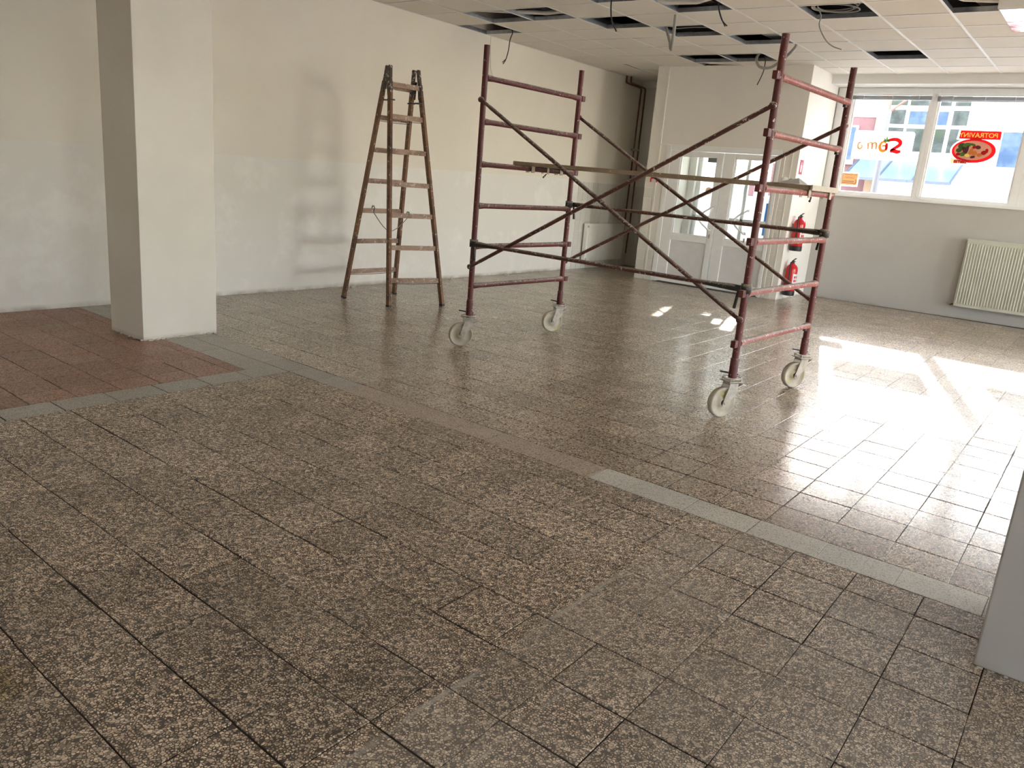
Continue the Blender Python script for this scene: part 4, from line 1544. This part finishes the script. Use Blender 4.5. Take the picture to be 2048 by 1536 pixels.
y_a, y_b = 4.195, 1.725
for k in range(3):
    f0, f1 = k / 3 + .004, (k + 1) / 3 - .004
    xa0, xa1 = 5.492, 6.085
    xb0, xb1 = 5.535, 6.105
    vs, fs = slant_box(xa0 + (xa1 - xa0) * f0, xa0 + (xa1 - xa0) * f1, y_a, xb0 + (xb1 - xb0) * f0, xb0 + (xb1 - xb0) * f1, y_b, .030)
    MB().add(vs, fs).build('board', M['plank'], dk)
vs, fs = slant_box(5.52, 6.112, y_b, 5.52, 6.112, y_b - .012, .036, -.003)
MB().add(vs, fs).build('end_cap', M['cap_beige'], dk)
vs, fs = slant_box(5.486, 6.09, y_a + .012, 5.486, 6.09, y_a, .034, -.002)
MB().add(vs, fs).build('end_cap', M['plank'], dk)
for (x, y, z, side) in ((5.625, 4.122, zA, 1), (5.835, 4.114, zA, 1), (6.035, 4.108, zA, 1), (5.60, 1.779, zB, -1), (6.02, 1.762, zB, -1)):
    mb = MB()
    w_ = .045 if x != 5.835 else .028
    yy = y + side * .026
    mb.box(x - 5.6 - w_ / 2, x - 5.6 + w_ / 2, y - 2.95 - .03, y - 2.95 + .034, z - .001, z + .002)
    for s_ in (-1, 1):
        yv = y - 2.95 + s_ * .0255
        mb.box(x - 5.6 - w_ / 2, x - 5.6 + w_ / 2, min(yv, yv + s_ * .005), max(yv, yv + s_ * .005), z - .052, z + .001)
    mb.build('claw', M['cap_beige'], dk)
for (x, y, z) in ((5.80, 4.08, zA - .055), (5.595, 1.735, zB - .048)):
    MB().tube([D(x, y, z), D(x - .045, y - .01, z - .022), D(x - .052, y - .01, z - .026)], [.0055, .0055, .008], 8).build('latch_pin', M['black'], dk)
# scrap lying on the deck
pp = MB()
zz = deck_z(1.8) + .032
base = Vector((5.60, 1.90, zz))
vs = [(5.47 + .05, 1.80, zz), (5.62, 1.78, zz + .002), (5.66, 1.95, zz + .002), (5.54, 1.98, zz), (5.60, 1.84, zz + .040), (5.63, 1.92, zz + .018), (5.56, 1.90, zz + .022)]
pp.add(vs, [(0, 1, 4), (1, 2, 5), (1, 5, 4), (2, 3, 5), (3, 6, 5), (3, 0, 6), (0, 4, 6), (4, 5, 6), (0, 3, 2, 1)])
tag(pp.build('plastic_scrap', M['paper']), 'crumpled grey plastic scrap lying on the near end of the scaffold deck', 'scrap')

# ------------------------------------------------------------------ outside
struct(MB().box(12.7, 60, -40, 45, -.35, -.12).build('ground', M['ground_out']))
struct(MB().box(-40, 12.7, -40, -8.25, -.35, -.12).build('ground', M['ground_out']))
bld = empty('building', (24, 4, 0))
tag(bld, 'white and rose building across the street with a gridded window and a glass canopy', 'building')


def Bx(x0, x1, y0, y1, z0, z1, nm, mt, par=bld):
    return MB().box(x0 - 24, x1 - 24, y0 - 4, y1 - 4, z0, z1).build(nm, M[mt], par)


HB = 6.3
Bx(24.15, 27, -16, 5.80, 0, HB, 'wall', 'fac_white')
Bx(24.10, 27, 6.06, 16, 3.73, HB, 'blue_wall', 'fac_blue')
Bx(24.12, 27, 6.06, 16, 0, 3.73, 'rose_wall', 'fac_pink')
Bx(24.0, 27, 5.80, 6.06, 0, HB, 'corner_column', 'fac_peach')
Bx(23.95, 27.2, -16.2, 16.2, HB, HB + .12, 'roof_edge', 'fac_white')
gf = Bx(24.06, 24.14, 3.72, 5.80, 2.80, 4.70, 'window', 'fac_white')
for (ya, yb, za, zb, mt) in ((5.76, 5.35, 4.05, 4.5, 'fac_pane'), (5.28, 4.29, 4.05, 4.5, 'fac_pane'), (4.20, 3.84, 4.05, 4.5, 'fac_pane'),
                             (5.76, 5.35, 3.57, 3.94, 'fac_pane'), (5.25, 4.31, 3.57, 3.91, 'fac_blue_pane'), (4.20, 3.84, 3.57, 3.94, 'fac_pane'),
                             (5.74, 5.33, 2.88, 3.48, 'fac_pane'), (5.26, 4.30, 2.88, 3.47, 'fac_pane'), (4.20, 3.84, 2.88, 3.48, 'fac_pane')):
    Bx(24.03, 24.07, yb, ya, za, zb, 'pane', mt, gf).parent = gf
for (ya, yb, za, zb, sill) in ((2.98, 2.52, 2.60, 3.45, True), (7.25, 6.55, 2.58, 3.46, True), (1.2, .4, 2.60, 3.45, True), (-1.2, -2.4, 2.4, 3.6, True)):
    wf = Bx(24.06, 24.14, yb - .05, ya + .05, za - .05, zb + .05, 'window', 'fac_white')
    Bx(24.03, 24.07, yb, ya, za, zb, 'pane', 'fac_blue_pane', wf)
    Bx(23.96, 24.12, yb - .06, ya + .10, za - .12, za - .05, 'sill', 'fac_white', wf)
cn = empty('canopy', (0, 0, 0), 0, bld)
ys_ = [6.30, 5.45, 4.60, 3.72]
for a, b in zip(ys_[:-1], ys_[1:]):
    mb = MB()
    mb.add([(-.0 + .02, a - 4, 2.62), (.02, b - 4, 2.62), (-1.2, b - 4 + .02, 2.08), (-1.2, a - 4 + .02, 2.08), (.02, a - 4, 2.635), (.02, b - 4, 2.635), (-1.2, b - 4 + .02, 2.095), (-1.2, a - 4 + .02, 2.095)],
           [(0, 1, 2, 3), (4, 7, 6, 5), (0, 4, 5, 1), (1, 5, 6, 2), (2, 6, 7, 3), (3, 7, 4, 0)])
    mb.build('pane', M['canopy_glass'], cn)
for a in ys_:
    MB().obox((.02, a - 4, 2.62), (-1.22, a - 4 + .02, 2.07), .05, .06).build('bar', M['canopy_bar'], cn)
MB().obox((-1.21, ys_[0] - 4, 2.07), (-1.21, ys_[-1] - 4, 2.07), .05, .07).build('bar', M['canopy_bar'], cn)

pl_ = empty('street_pole', (18, 4.33, -.12))
tag(pl_, 'silver street pole with thin orange arms seen through the left window pane', 'pole')
MB().tube([(0, 0, 0), (0, 0, 3.42)], [.07, .055], 14).build('shaft', M['pole'], pl_)
MB().tube([(0, .0, 3.42), (-.0, -.01, 4.9)], .022, 10).build('mast', M['pole_orange'], pl_)
MB().tube([(0, 0, 3.36), (0, -.30, 3.62), (0, -.50, 3.78)], .020, 10).build('arm', M['pole_orange'], pl_)
